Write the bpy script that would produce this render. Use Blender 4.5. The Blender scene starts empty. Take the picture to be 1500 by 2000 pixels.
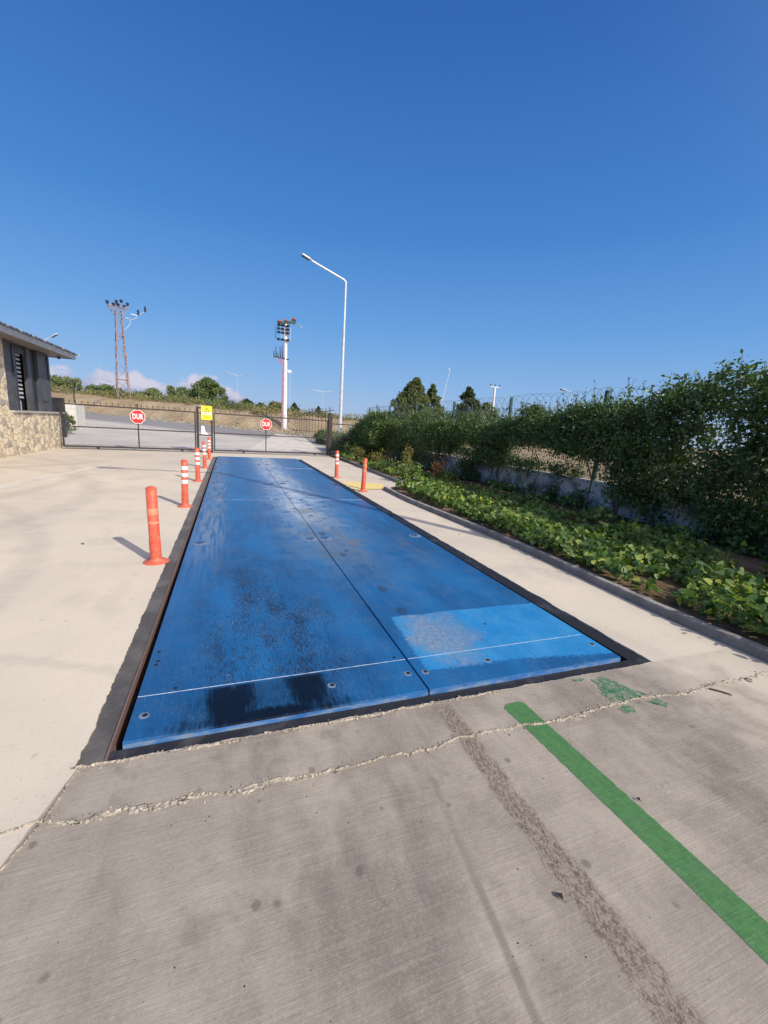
import bpy, bmesh, math, random
import numpy as np
from mathutils import Vector, Matrix, noise as mnoise
random.seed(7); RNG = np.random.default_rng(11)
SC = bpy.context.scene; COL = SC.collection
R = math.radians
# ------------------------------------------------------------------ camera
FPX = 818.14; YAW, PITCH, ROLL = R(20.459), R(-11.292), R(3.570)
CAM = Vector((0.4702, -1.9092, 1.4505))
fw = Vector((math.sin(YAW)*math.cos(PITCH), math.cos(YAW)*math.cos(PITCH), math.sin(PITCH)))
r0 = Vector((math.cos(YAW), -math.sin(YAW), 0)); u0 = r0.cross(fw)
rt = r0*math.cos(ROLL)+u0*math.sin(ROLL); up = -r0*math.sin(ROLL)+u0*math.cos(ROLL)
cd = bpy.data.cameras.new('camera'); cam = bpy.data.objects.new('camera', cd); COL.objects.link(cam)
cam.matrix_world = Matrix(((rt.x, up.x, -fw.x, CAM.x), (rt.y, up.y, -fw.y, CAM.y), (rt.z, up.z, -fw.z, CAM.z), (0, 0, 0, 1)))
cd.sensor_fit = 'VERTICAL'; cd.sensor_height = 24; cd.lens = FPX*24/2000
cd.clip_start = 0.05; cd.clip_end = 5000
SC.camera = cam

def at(px, py, depth):
    """a far thing's position: photo pixel + its distance from the photographer"""
    return CAM + (fw + rt*((px-750)/FPX) - up*((py-1000)/FPX))*depth

# ------------------------------------------------------------------ node helper
class V:
    def __init__(s, t, sock): s.t = t; s.s = sock
    def _m(s, op, *a, clamp=False):
        return mth(s.t, op, s, *a, clamp=clamp)
    def __add__(s, o): return s._m('ADD', o)
    def __radd__(s, o): return s._m('ADD', o)
    def __sub__(s, o): return s._m('SUBTRACT', o)
    def __rsub__(s, o): return mth(s.t, 'SUBTRACT', o, s)
    def __mul__(s, o): return s._m('MULTIPLY', o)
    def __rmul__(s, o): return s._m('MULTIPLY', o)
    def __truediv__(s, o): return s._m('DIVIDE', o)
    def __rtruediv__(s, o): return mth(s.t, 'DIVIDE', o, s)
    def __pow__(s, o): return s._m('POWER', o)
    def abs(s): return s._m('ABSOLUTE')
    def max(s, o): return s._m('MAXIMUM', o)
    def min(s, o): return s._m('MINIMUM', o)
def put(t, sock, v):
    if isinstance(v, V): t.links.new(v.s, sock)
    elif isinstance(v, (tuple, list)):
        v = tuple(v)
        if len(v) == 3 and len(sock.default_value) == 4: v = v+(1,)
        sock.default_value = v
    else: sock.default_value = v
def mth(t, op, a, *b, clamp=False):
    n = t.nodes.new('ShaderNodeMath'); n.operation = op; n.use_clamp = clamp
    put(t, n.inputs[0], a)
    for i, q in enumerate(b): put(t, n.inputs[i+1], q)
    return V(t, n.outputs[0])
class NT:
    def __init__(s, tree): s.t = tree; s.co = None
    def sst(s, v, a, b):            # smoothstep
        n = s.t.nodes.new('ShaderNodeMapRange'); n.interpolation_type = 'SMOOTHSTEP'
        put(s.t, n.inputs[0], v); n.inputs[1].default_value = a; n.inputs[2].default_value = b
        return V(s.t, n.outputs[0])
    def pos(s):
        n = s.t.nodes.new('ShaderNodeTexCoord'); s.tc = n; q = s.t.nodes.new('ShaderNodeSeparateXYZ')
        s.t.links.new(n.outputs['Object'], q.inputs[0]); s.P = V(s.t, n.outputs['Object'])
        return V(s.t, q.outputs[0]), V(s.t, q.outputs[1]), V(s.t, q.outputs[2])
    def vec(s, x, y, z=0.0):
        n = s.t.nodes.new('ShaderNodeCombineXYZ')
        for i, q in enumerate((x, y, z)): put(s.t, n.inputs[i], q)
        return V(s.t, n.outputs[0])
    def noise(s, vec, scale=1.0, detail=3.0, rough=.55, dist=0.0, color=False):
        n = s.t.nodes.new('ShaderNodeTexNoise')
        if vec is not None: put(s.t, n.inputs['Vector'], vec)
        n.inputs['Scale'].default_value = scale; n.inputs['Detail'].default_value = detail
        n.inputs['Roughness'].default_value = rough; n.inputs['Distortion'].default_value = dist
        return V(s.t, n.outputs[1 if color else 0])
    def voro(s, vec, scale, feature='F1', out='Distance', rnd=1.0):
        n = s.t.nodes.new('ShaderNodeTexVoronoi'); n.feature = feature
        put(s.t, n.inputs['Vector'], vec); n.inputs['Scale'].default_value = scale
        n.inputs['Randomness'].default_value = rnd
        return V(s.t, n.outputs[out])
    def mix(s, f, a, b, mode='MIX'):
        n = s.t.nodes.new('ShaderNodeMix'); n.data_type = 'RGBA'; n.blend_type = mode
        put(s.t, n.inputs[0], f); put(s.t, n.inputs[6], a); put(s.t, n.inputs[7], b)
        return V(s.t, n.outputs[2])
    def bump(s, h, strength=.5, dist=.01):
        n = s.t.nodes.new('ShaderNodeBump'); n.inputs['Strength'].default_value = strength
        n.inputs['Distance'].default_value = dist; put(s.t, n.inputs['Height'], h)
        return V(s.t, n.outputs[0])
    def ramp(s, f, stops):
        n = s.t.nodes.new('ShaderNodeValToRGB'); put(s.t, n.inputs[0], f)
        e = n.color_ramp.elements
        while len(e) < len(stops): e.new(.5)
        for i, (p, c) in enumerate(stops): e[i].position = p; e[i].color = tuple(c)+(1,)
        return V(s.t, n.outputs[0])
    def island(s):
        n = s.t.nodes.new('ShaderNodeNewGeometry'); return V(s.t, n.outputs['Random Per Island'])
def mat(name, fn=None, col=(.5, .5, .5), rough=.7, metal=0.0, spec=.5):
    m = bpy.data.materials.new(name); m.use_nodes = True
    t = m.node_tree; b = t.nodes['Principled BSDF']
    b.inputs['Base Color'].default_value = tuple(col)+(1,)
    b.inputs['Roughness'].default_value = rough; b.inputs['Metallic'].default_value = metal
    b.inputs['Specular IOR Level'].default_value = spec
    if fn:
        r = fn(NT(t))
        for k, v in r.items(): put(t, b.inputs[k], v)
    return m

# ------------------------------------------------------------------ world and sun
SUN_AZ, SUN_EL = 28.5, 33.8        # azimuth of the direction the shadows fall, west of +Y
W = bpy.data.worlds.new('World'); SC.world = W; W.use_nodes = True
wt = W.node_tree; wn = NT(wt)
sky = wt.nodes.new('ShaderNodeTexSky'); sky.sky_type = 'NISHITA'; sky.sun_disc = False
sky.sun_elevation = R(SUN_EL); sky.sun_rotation = R(180-SUN_AZ)
sky.air_density = 1.0; sky.dust_density = 0.6; sky.ozone_density = 3.0; sky.altitude = 0
bg = wt.nodes['Background']; bg.inputs['Strength'].default_value = .12
tc = wt.nodes.new('ShaderNodeTexCoord'); sp = wt.nodes.new('ShaderNodeSeparateXYZ')
wt.links.new(tc.outputs['Generated'], sp.inputs[0])
dx, dy, dz = [V(wt, sp.outputs[i]) for i in range(3)]
hs = wt.nodes.new('ShaderNodeHueSaturation'); hs.inputs['Saturation'].default_value = 1.12
wt.links.new(sky.outputs[0], hs.inputs['Color'])
az = mth(wt, 'ARCTAN2', dx, dy)     # 0 = along the weighbridge, + to the right
g = V(wt, tc.outputs['Generated'])
grad = wn.ramp(dz, [(0.0, (2.75/8, 3.6/8, 5.3/8)), (.09, (1.80/8, 3.25/8, 5.6/8)), (.21, (.95/8, 2.55/8, 5.4/8)), (.38, (.44/8, 1.68/8, 4.5/8)), (.63, (.21/8, .98/8, 3.3/8)), (1.0, (.2/8, .80/8, 2.6/8))])
grad = wn.mix(1.0, grad, (8.0, 8.0, 8.0), 'MULTIPLY')
dirn = wn.vec(az*7.0, dz*15.0, 0.0)
n1 = wn.noise(dirn, 2.0, 7, .60)
n0 = wn.noise(wn.vec(az*5.0, 3.1, 0.0), 2.2, 3, .6)
# height of the cloud tops over the horizon: a low band of cumulus on the left half
topz = wn.sst(az, -.62, -.34)*(1.0-wn.sst(az, -.03, .13))*.074 + (n0-.5)*.085*(1.0-wn.sst(az, .0, .15))
cl = wn.sst(topz - dz + (n1-.5)*.075, -.002, .016)
ccol = wn.mix(wn.sst(n1*1.0+dz*5.0-.2, .42, .72), (2.7, 3.0, 4.5), (5.1, 4.8, 5.5))
skyc = wn.mix(.90, V(wt, hs.outputs[0]), grad)
skyc = wn.mix(cl*.85, skyc, ccol)
# warm glow lobe around the sun, added behind the camera to lift shadows
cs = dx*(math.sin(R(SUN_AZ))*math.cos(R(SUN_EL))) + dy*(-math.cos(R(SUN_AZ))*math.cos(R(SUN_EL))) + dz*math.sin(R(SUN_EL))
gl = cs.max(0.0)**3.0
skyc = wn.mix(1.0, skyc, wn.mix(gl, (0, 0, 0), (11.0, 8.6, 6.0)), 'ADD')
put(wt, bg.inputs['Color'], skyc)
sd = bpy.data.lights.new('sun', 'SUN'); sd.energy = 3.75; sd.angle = R(.53); sd.color = (1.0, .935, .82)
so = bpy.data.objects.new('sun', sd); COL.objects.link(so)
tosun = Vector((math.sin(R(SUN_AZ))*math.cos(R(SUN_EL)), -math.cos(R(SUN_AZ))*math.cos(R(SUN_EL)), math.sin(R(SUN_EL))))
so.rotation_euler = tosun.to_track_quat('Z', 'Y').to_euler()
SC.view_settings.view_transform = 'Standard'; SC.view_settings.look = 'None'
SC.view_settings.exposure = 0.2; SC.view_settings.gamma = 1.0

# ------------------------------------------------------------------ mesh helpers
class MB:
    def __init__(s): s.v = []; s.f = []
    def add(s, vs, fs):
        o = len(s.v); s.v += [tuple(q) for q in vs]; s.f += [tuple(i+o for i in f) for f in fs]; return s
    def box(s, a, b, M=None):
        x0, y0, z0 = a; x1, y1, z1 = b
        vs = [(x0,y0,z0),(x1,y0,z0),(x1,y1,z0),(x0,y1,z0),(x0,y0,z1),(x1,y0,z1),(x1,y1,z1),(x0,y1,z1)]
        if M: vs = [tuple(M @ Vector(q)) for q in vs]
        return s.add(vs, [(0,3,2,1),(4,5,6,7),(0,1,5,4),(1,2,6,5),(2,3,7,6),(3,0,4,7)])
    def bar(s, p, q, w, h=None, upv=(0, 0, 1)):
        """box beam from p to q"""
        p, q = Vector(p), Vector(q); d = (q-p).normalized(); h = h or w
        u = Vector(upv)
        if abs(d.dot(u)) > .95: u = Vector((0, 1, 0))
        a = d.cross(u).normalized(); b = a.cross(d)
        vs = []
        for c in (p, q):
            for i, j in ((-1,-1),(1,-1),(1,1),(-1,1)): vs.append(c+a*(w/2*i)+b*(h/2*j))
        return s.add(vs, [(3,2,1,0),(4,5,6,7),(0,1,5,4),(1,2,6,5),(2,3,7,6),(3,0,4,7)])
    def tube(s, pts, r, n=8, caps=True):
        pts = [Vector(p) for p in pts]; rs = r if isinstance(r, (list, tuple)) else [r]*len(pts)
        rings = []; a = None
        for i, p in enumerate(pts):
            d = (pts[min(i+1, len(pts)-1)]-pts[max(i-1, 0)]).normalized()
            if a is None:
                a = d.orthogonal().normalized()
            a = (a-d*a.dot(d)).normalized(); b = d.cross(a)
            rings.append([p+(a*math.cos(2*math.pi*k/n)+b*math.sin(2*math.pi*k/n))*rs[i] for k in range(n)])
        vs = [q for rg in rings for q in rg]; fs = []
        for i in range(len(pts)-1):
            for k in range(n):
                fs.append((i*n+k, i*n+(k+1)%n, (i+1)*n+(k+1)%n, (i+1)*n+k))
        if caps: fs += [tuple(range(n))[::-1], tuple((len(pts)-1)*n+k for k in range(n))]
        return s.add(vs, fs)
    def lathe(s, prof, c=(0, 0, 0), n=20, M=None):
        vs = []; fs = []
        for r, z in prof:
            for k in range(n):
                q = Vector((r*math.cos(2*math.pi*k/n), r*math.sin(2*math.pi*k/n), z))
                if M: q = M @ q
                vs.append(q+Vector(c))
        for i in range(len(prof)-1):
            for k in range(n): fs.append((i*n+k, i*n+(k+1)%n, (i+1)*n+(k+1)%n, (i+1)*n+k))
        fs += [tuple(range(n))[::-1], tuple((len(prof)-1)*n+k for k in range(n))]
        return s.add(vs, fs)
    def prism(s, pts, z0, z1, M=None):
        n = len(pts); vs = [Vector((x, y, z0)) for x, y in pts]+[Vector((x, y, z1)) for x, y in pts]
        if M: vs = [M @ q for q in vs]
        return s.add(vs, [tuple(range(n))[::-1], tuple(range(n, 2*n))]+[(k, (k+1)%n, n+(k+1)%n, n+k) for k in range(n)])
    def build(s, name, m, parent=None, smooth=False, loc=None):
        me = bpy.data.meshes.new(name); me.from_pydata(s.v, [], s.f); me.materials.append(m)
        if smooth:
            me.polygons.foreach_set('use_smooth', [True]*len(me.polygons))
            me.update()
            try: me.set_sharp_from_angle(angle=R(40))
            except Exception: pass
        o = bpy.data.objects.new(name, me); COL.objects.link(o)
        if loc: o.location = loc
        if parent: o.parent = parent
        return o
def npmesh(name, verts, faces, m, parent=None):
    """verts (N,3), faces (M,k) numpy"""
    me = bpy.data.meshes.new(name); k = faces.shape[1]
    me.vertices.add(len(verts)); me.vertices.foreach_set('co', verts.astype(np.float32).ravel())
    me.loops.add(faces.size); me.loops.foreach_set('vertex_index', faces.astype(np.int32).ravel())
    me.polygons.add(len(faces)); me.polygons.foreach_set('loop_start', np.arange(0, faces.size, k, dtype=np.int32))
    me.polygons.foreach_set('loop_total', np.full(len(faces), k, dtype=np.int32))
    me.update(calc_edges=True); me.materials.append(m)
    o = bpy.data.objects.new(name, me); COL.objects.link(o)
    if parent: o.parent = parent
    return o
def thing(name, label, cat, loc=(0, 0, 0), rz=0.0, group=None):
    o = bpy.data.objects.new(name, None); COL.objects.link(o); o.empty_display_size = .2
    o.location = loc; o.rotation_euler = (0, 0, rz); o['label'] = label; o['category'] = cat
    if group: o['group'] = group
    return o
def tag(o, label, cat, group=None, kind=None):
    o['label'] = label; o['category'] = cat
    if group: o['group'] = group
    if kind: o['kind'] = kind
    return o
def struct(o, label=None, cat=None):
    o['kind'] = 'structure'
    o['label'] = label or o.name.replace('_', ' '); o['category'] = cat or o.name.split('.')[0].replace('_', ' ')
    return o
def ss(a, b, v):
    t = min(1, max(0, (v-a)/(b-a))); return t*t*(3-2*t)
def fn(x, y, z=0.0): return mnoise.noise(Vector((x, y, z)))

# ------------------------------------------------------------------ materials
def m_concrete(N):
    x, y, z = N.pos(); P = N.P
    big = N.noise(P, .55, 4, .6); med = N.noise(P, 3.2, 5, .6, .4); fine = N.noise(P, 45, 4, .65); grit = N.noise(P, 240, 2, .6)
    brush = N.noise(N.vec(x*2.2+y*.12, y*75.0-x*1.5), 1.0, 3, .65)         # broom marks across the lane
    brush2 = N.noise(N.vec(x*9.0, y*230.0), 1.0, 2, .6)
    # light beige slab
    lit = N.mix(N.sst(big, .35, .7), (.70, .615, .485), (.60, .53, .43))
    lit = N.mix(N.sst(N.noise(N.vec(x*.9, y*2.6), 1.0, 5, .62), .55, .80)*.40, lit, (.40, .36, .31))
    lit = N.mix(N.sst(med, .60, .80)*.25, lit, (.80, .71, .56))
    lit = N.mix(N.sst(N.noise(N.vec(x*1.7+3.0, y*.9), 1.0, 6, .68), .50, .66)*.30, lit, (.46, .40, .33))
    lit = N.mix(N.sst(N.noise(N.vec(x*5.0, y*16.0), 1.0, 5, .7), .58, .72)*.30, lit, (.44, .385, .32))
    lit = N.mix(N.sst(grit, .62, .74)*.30, lit, (.35, .31, .27))
    # older grey slab in the foreground
    gr = N.mix(N.sst(med, .3, .75), (.290, .250, .207), (.420, .368, .302))
    gr = N.mix(N.sst(N.noise(N.vec(x*2.6+4.0, y*.7), 1.0, 6, .66), .42, .68)*.75, gr, (.180, .152, .130))
    gr = N.mix((1.0-N.sst(x+y*.25+(big-.5)*.8, -.55, .85))*.55, gr, (.40, .36, .30))
    edge = x + .13 + (y+.1)*.0 - (y+.09)*.26
    wob = (N.noise(N.vec(0.0, y*9.0), 1.0, 3, .6)-.5)*.02
    mk = N.sst(edge+wob, -.004, .006) * (1.0-N.sst(y, -.12, -.10)) * (1.0-N.sst(x + (y+.1)*.22 + (med-.5)*1.0 + (big-.5)*.6, 2.75, 3.6)*.85)
    # beyond the camera's slab edge everything left of the joint is the light slab
    c = N.mix(mk, lit, gr)
    # light brush/scrape grain on the grey slab
    c = N.mix(N.sst(brush, .50, .75)*mk*.30, c, (.50, .44, .355))
    c = N.mix(N.sst(N.noise(P, 90, 3, .7), .46, .66)*mk*.25, c, (.52, .46, .37))
    c = N.mix(N.sst(N.noise(P, 13, 6, .75), .52, .70)*mk*.25, c, (.175, .148, .120))
    c = N.mix(N.sst(brush2, .50, .72)*mk*.24, c, (.16, .14, .12))
    c = N.mix(N.sst(N.noise(N.vec(x*3.0, y*3.0), 1.0, 6, .66), .52, .72)*mk*.55, c, (.165, .142, .120))
    c = N.mix(N.sst(N.noise(N.vec(x*2.1+7.0, y*2.4), 1.0, 6, .66), .50, .70)*mk*.45, c, (.48, .425, .345))
    c = N.mix(N.sst(grit, .60, .74)*mk*.5, c, (.10, .09, .08))
    c = N.mix((1.0-N.sst((x-1.75).abs(), .06, .28))*(1.0-N.sst(y, -.45, -.2))*mk*.30, c, (.50, .44, .36))
    c = N.mix(N.sst(fine, .50, .80)*.32, c, N.mix(1.0, c, (.72, .70, .68), 'MULTIPLY'))
    # rubber skid trail
    tw = (N.noise(N.vec(x*14.0, y*6.0), 1.0, 4, .65)-.5)*.09
    wd = .050 - (y+.1)*.008
    d = (x-1.53-(y+.1)*-.01+tw).abs()
    skid = (1.0-N.sst(d-wd, -.018, .014)) * (1.0-N.sst(y, -.16, -.12))
    lw = N.noise(P, 38, 3, .6)
    lace = N.noise(N.vec(x*95.0+lw*2.0, y*60.0+lw*3.0), 1.0, 3, .62, 1.2)
    skidc = N.mix(N.sst(lace, .40, .58), (.115, .088, .068), (.31, .26, .21))
    c = N.mix(skid*N.sst(N.noise(P, 9, 4, .6), .20, .46)*.85, c, skidc)
    # two faint tyre lines
    for x0, sl, w_, a in ((1.27, .10, .014, .45), (1.12, .16, .03, .22), (.86, .05, .05, .14)):
        dd = (x-x0-(y+.5)*sl+tw*.25).abs()
        c = N.mix((1.0-N.sst(dd, w_*.4, w_*1.6))*(1.0-N.sst(y, -.7, -.5))*N.sst(med, .30, .6)*a, c, (.10, .095, .09))
    # tyre arcs on the light yard
    for (cx, cy, rr, w_, a) in ((-7.5, 1.5, 6.3, .12, .27), (-6.4, 6.2, 4.6, .22, .27), (-9.0, 8.2, 6.3, .16, .27), (-2.0, -2.6, 3.7, .05, .27)):
        rad = ((x-cx)*(x-cx)+(y-cy)*(y-cy))**.5
        c = N.mix((1.0-N.sst((rad-rr+(med-.5)*.25).abs(), w_*.3, w_*1.5))*(1.0-mk)*a*N.sst(brush, .25, .6), c, (.33, .29, .25))
    # pale painted line, half gone, left yard  (from -2.7,5.7 towards -2.5,12.8 and -3.4,7.5)
    ld = (x+3.46-(y-7.4)*.033).abs()
    # dark drips
    sp = N.voro(P, 5.5, 'F1'); spn = N.noise(P, 24, 3, .6)
    c = N.mix((1.0-N.sst(sp+(spn-.5)*.16, .05, .11))*.55*mk.max(.35), c, (.12, .105, .095))
    sp2 = N.voro(P, 34, 'F1')
    c = N.mix((1.0-N.sst(sp2+(spn-.5)*.2, .05, .12))*.35, c, (.15, .135, .12))
    # darker tone along the kerb foot
    c = N.mix(N.sst(x+(med-.5)*.35, 3.72, 4.1)*(1.0-N.sst(y, 6.5, 8.5))*.30, c, (.24, .21, .18))
    # far yard browner grey
    c = N.mix(N.sst(y+x*-.35+(big-.5)*4.0, 8.5, 14.5)*.30*(1.0-N.sst(x, -.4, -.2)), c, (.44, .39, .33))
    c = N.mix(mk, c, N.mix(1.0, c, (1.0, 1.0, .985), 'MULTIPLY'))
    h = grit*.4+fine*.9+brush*mk*.8+brush2*mk*.5+med*.8+lace*skid*.7
    return {'Base Color': c, 'Roughness': .86+grit*.1, 'Normal': N.bump(h, .38, .0035)}
M_conc = mat('concrete', m_concrete, spec=.25)
def m_mortar(N):
    x, y, z = N.pos(); f = N.noise(N.P, 60, 4, .7); b = N.noise(N.P, 9, 3, .6)
    c = N.mix(N.sst(f, .35, .65), (.28, .245, .20), (.54, .48, .39)); e = N.voro(N.vec(x+b*.02, y+f*.01), 55.0, 'DISTANCE_TO_EDGE'); c = N.mix((1.0-N.sst(e, .02, .09))*N.sst(N.noise(N.P, 14, 2), .42, .55)*.9, c, (.035, .03, .027)); c = N.mix(N.sst(b, .5, .7)*.5, c, (.30, .265, .22))
    return {'Base Color': c, 'Normal': N.bump(f, 1.0, .006)}
M_mortar = mat('mortar', m_mortar, rough=.9, spec=.2)
def m_asph(N):
    x, y, z = N.pos(); f = N.noise(N.P, 70, 4, .7); b = N.noise(N.P, 2.3, 4, .6)
    c = N.mix(f, (.045, .043, .043), (.13, .125, .12)); c = N.mix(N.sst(b, .38, .65)*.6, c, (.20, .185, .17)); c = N.mix(N.sst(y, 1.0, 9.0)*.5, c, (.24, .225, .20))
    return {'Base Color': c, 'Normal': N.bump(f, .8, .006)}
M_fill = mat('joint_filler', m_asph, rough=.85, spec=.3)
def m_fill2(N):
    x, y, z = N.pos(); f = N.noise(N.P, 60, 4, .7); b = N.noise(N.P, 5, 4, .6)
    c = N.mix(f, (.010, .010, .012), (.030, .030, .032)); c = N.mix(N.sst(b, .5, .75)*.45, c, (.12, .115, .12))
    return {'Base Color': c, 'Normal': N.bump(f, .6, .003)}
M_steelblk = mat('black_steel_rim', m_fill2, rough=.55, spec=.4)
M_pit = mat('pit_dark', col=(.008, .008, .008), rough=.9)
def m_rust(N):
    f = N.noise(None, 40, 4, .6)
    return {'Base Color': N.mix(f, (.13, .075, .06), (.30, .20, .17)), 'Normal': N.bump(f, .5, .003)}
M_rust = mat('rusty_angle', m_rust, rough=.7)

def m_deck(N):
    x, y, z = N.pos(); P = N.P
    big = N.noise(P, .9, 4, .6); med = N.noise(P, 5, 5, .62); fine = N.noise(P, 60, 3, .6)
    lng = N.noise(N.vec(x*26.0, y*1.6), 1.0, 5, .65)        # scratches along the lane
    lng2 = N.noise(N.vec(x*60.0, y*9.0), 1.0, 4, .7)
    crs = N.noise(N.vec(x*5.0, y*40.0), 1.0, 4, .65)
    blue = N.mix(N.sst(big, .3, .7), (.010, .080, .215), (.014, .118, .30))
    c = N.mix(N.sst(lng, .45, .8)*.45, blue, (.022, .17, .40))
    right = N.sst(x, 1.505, 1.515); left = 1.0-right
    # newly painted bright corner on the near right plate
    wy = (N.noise(N.vec(x*3.0, 0.0), 1.0, 4, .6)-.5)*.10
    w2 = (N.noise(N.vec(x*30.0, y*60.0), 1.0, 4, .65)-.5)
    pe = (1.0-N.sst(y+wy, .88, .90))*N.sst(x + w2*.10 + (y-.2).abs()*-.06, 1.57, 1.60)*N.sst(y-.11+w2*.14+(x-2.2).max(0.0)*.15-(1.9-x).max(0.0)*.05, .01, .04)
    new = N.mix(N.sst(med, .35, .7), (.022, .23, .53), (.035, .275, .56))
    c = N.mix(pe*right, c, new)
    # grey scuffed field inside it
    gx = (x-1.87)/.27; gy = (y-.55)/.38
    gd = (gx*gx+gy*gy)**.5
    sc = (1.0-N.sst(gd+(med-.5)*1.9+(lng2-.5)*1.2, .55, 1.25))*pe*right
    c = N.mix(sc*N.sst(lng2+crs*.3, .42, .75)*.75, c, (.25, .29, .33))
    c = N.mix(sc*.35, c, (.12, .20, .30))
    c = N.mix(sc*N.sst(N.noise(N.vec(x*60.0+y*30.0, y*26.0), 1.0, 4, .7), .46, .66)*.45, c, (.42, .48, .53))
    c = N.mix(sc*N.sst(N.noise(N.vec(x*44.0+y*30.0, y*18.0), 1.0, 4, .7), .50, .68)*.4, c, (.06, .11, .19))
    c = N.mix(pe*right*N.sst(N.noise(N.vec(x*44.0+5.0, y*60.0), 1.0, 4, .7), .60, .66)*.7, c, (.02, .07, .22))
    # dusty paler centre strip, its sheen painted in, and the left wheel line, further down the deck
    ctr = (x-1.62+(big-.5)*.35+(crs-.5)*.5)/(.55); ctr = 1.0/(1.0+ctr*ctr*ctr*ctr*3.0)
    cm = ctr*N.sst(y, 1.0, 5.5)*N.sst(lng*.5+med*.5, .34, .58)
    c = N.mix(cm*.95, c, (.36, .45, .53))
    cc2 = (x-1.58+(big-.5)*.3)/.26; cc2 = 1.0/(1.0+cc2*cc2*cc2*cc2)
    c = N.mix(cc2*N.sst(y, 2.4, 6.0)*N.sst(crs*.5+med*.5, .36, .58)*.75, c, (.52, .58, .63))
    dirt = ctr*N.sst(y, .5, 1.6)*(1.0-N.sst(y, 3.0, 6.0))*N.sst(big+med*.3, .55, .85)
    c = N.mix(dirt*.75, c, (.085, .125, .15))
    el = (x-.20-(lng-.5)*.1)/.17; el = 1.0/(1.0+el*el*el*el)
    c = N.mix(el*N.sst(y, 1.2, 4.0)*N.sst(lng, .36, .60)*.62, c, (.26, .32, .38))
    # bare dark wear: long scratches and flaked chips, left plate
    wx = (x-.72)/.42; wz = 1.0/(1.0+wx*wx*wx*wx)
    ch = N.noise(N.vec(x*95.0, y*17.0), 1.0, 5, .72); chm = N.noise(N.vec(x*6.0, y*2.2), 1.0, 3, .6)
    chk = N.sst(ch+chm*.50+lng*.25, .885, .92)
    c = N.mix(chk*wz*(1.0-N.sst(y, 1.3, 3.4))*.75, c, (.014, .014, .018))
    c = N.mix(N.sst(lng*.6+lng2*.5, .585, .66)*wz*(1.0-N.sst(y, 1.5, 4.0))*.5, c, (.012, .03, .07))
    ch2 = N.noise(N.vec(x*40.0, y*8.0), 1.0, 5, .72)
    c = N.mix(N.sst(ch2+chm*.4, .875, .90)*.65, c, (.018, .02, .026))
    c = N.mix(N.sst(lng2*.6+lng*.4, .56, .66)*(1.0-N.sst(y, 3.5, 6.0))*.40, c, (.015, .035, .09))
    c = N.mix(N.sst(N.noise(N.vec(x*2.6, y*.5), 1.0, 4, .55), .42, .66)*.45, c, (.018, .18, .44))
    c = N.mix(N.sst(N.noise(N.vec(x*2.2+9.0, y*.8), 1.0, 5, .6), .50, .76)*.24, c, (.012, .045, .125))
    # tyre-black stains on the first short strip
    bx = N.noise(N.vec(x*3.6+1.3, y*1.2), 1.0, 3, .6)
    def blob(cx, cy, sx, sy):
        a = (x-cx)/sx; b = (y-cy)/sy
        return 1.0-N.sst((a*a+b*b)**.5+(med-.5)*.9+(lng2-.5)*1.2+(lng-.5)*1.2, .45, 1.35)
    st = blob(.46, .12, .15, .30).max(blob(.86, .18, .12, .26)).max(blob(.62, .0, .42, .07)).max(blob(.66, .14, .34, .2)*.45)*(1.0-N.sst(y, .27, .30))
    # short dark rubber marks beside the seam
    q = N.voro(N.vec(x*1.0, y*.55), 5.2, 'F1'); qn = N.noise(N.vec(x*10.0, y*30.0), 1.0, 3, .6)
    sm = (x-1.66)/.16; sm = 1.0/(1.0+sm*sm*sm*sm)
    c = N.mix((1.0-N.sst(q+(qn-.5)*.16, .20, .28))*sm*N.sst(y, .7, 1.0)*.62, c, (.025, .035, .05))
    # rusty dirt pool right of the seam
    rb = blob(1.80, 3.0, .30, .22).max(blob(1.66, 4.95, .22, .22)).max(blob(2.55, 2.6, .16, .75)*.5)
    c = N.mix(rb*.60*N.sst(med+crs*.4, .5, .8), c, (.15, .145, .14))
    # white specks (bird lime, paint chips)
    v1 = N.voro(P, 13, 'F1'); c = N.mix((1.0-N.sst(v1+(fine-.5)*.05, .045, .06))*N.sst(N.noise(P, 2.2, 2), .52, .6)*.8, c, (.60, .62, .64))
    # dust film, then a paler blue tone towards the far end
    c = N.mix(N.sst(fine*.6+med*.4, .45, .75)*.13, c, (.35, .38, .40))
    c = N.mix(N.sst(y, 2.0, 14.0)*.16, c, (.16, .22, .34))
    c = N.mix(st*.985, c, (.0025, .003, .005))
    c = N.mix(st*N.sst(crs, .64, .74)*.25, c, (.10, .12, .16))
    rgh = .30+med*.16-st*.04+sc*.25+cm*.2+pe*.10
    h = fine*.25+lng2*.35+N.sst(ch+chm*.55, .90, .95)*-.5
    wav = N.noise(N.vec(x*1.0, y*.8), 1.6, 2, .5)
    return {'Base Color': c, 'Roughness': rgh, 'Normal': N.bump(h*.14+wav*2.6, .35, .02)}
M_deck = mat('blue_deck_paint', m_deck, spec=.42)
def m_edge(N):
    x, y, z = N.pos(); f = N.noise(N.vec(x*12.0, y*12.0, z*60.0), 1.0, 4, .65); b = N.noise(N.P, 3.0, 3)
    c = N.mix(N.sst(b, .35, .65), (.02, .11, .33), (.05, .18, .44)); c = N.mix(N.sst(f+b*.3, .55, .85)*.75, c, (.22, .26, .31))
    return {'Base Color': c}
M_edge = mat('blue_edge_paint', m_edge, rough=.5)
M_weld = mat('bright_weld', lambda N: {'Base Color': N.mix(N.sst(N.noise(None, 22, 3), .40, .6), (.10, .22, .42), (.62, .66, .70))}, rough=.5)
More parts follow.
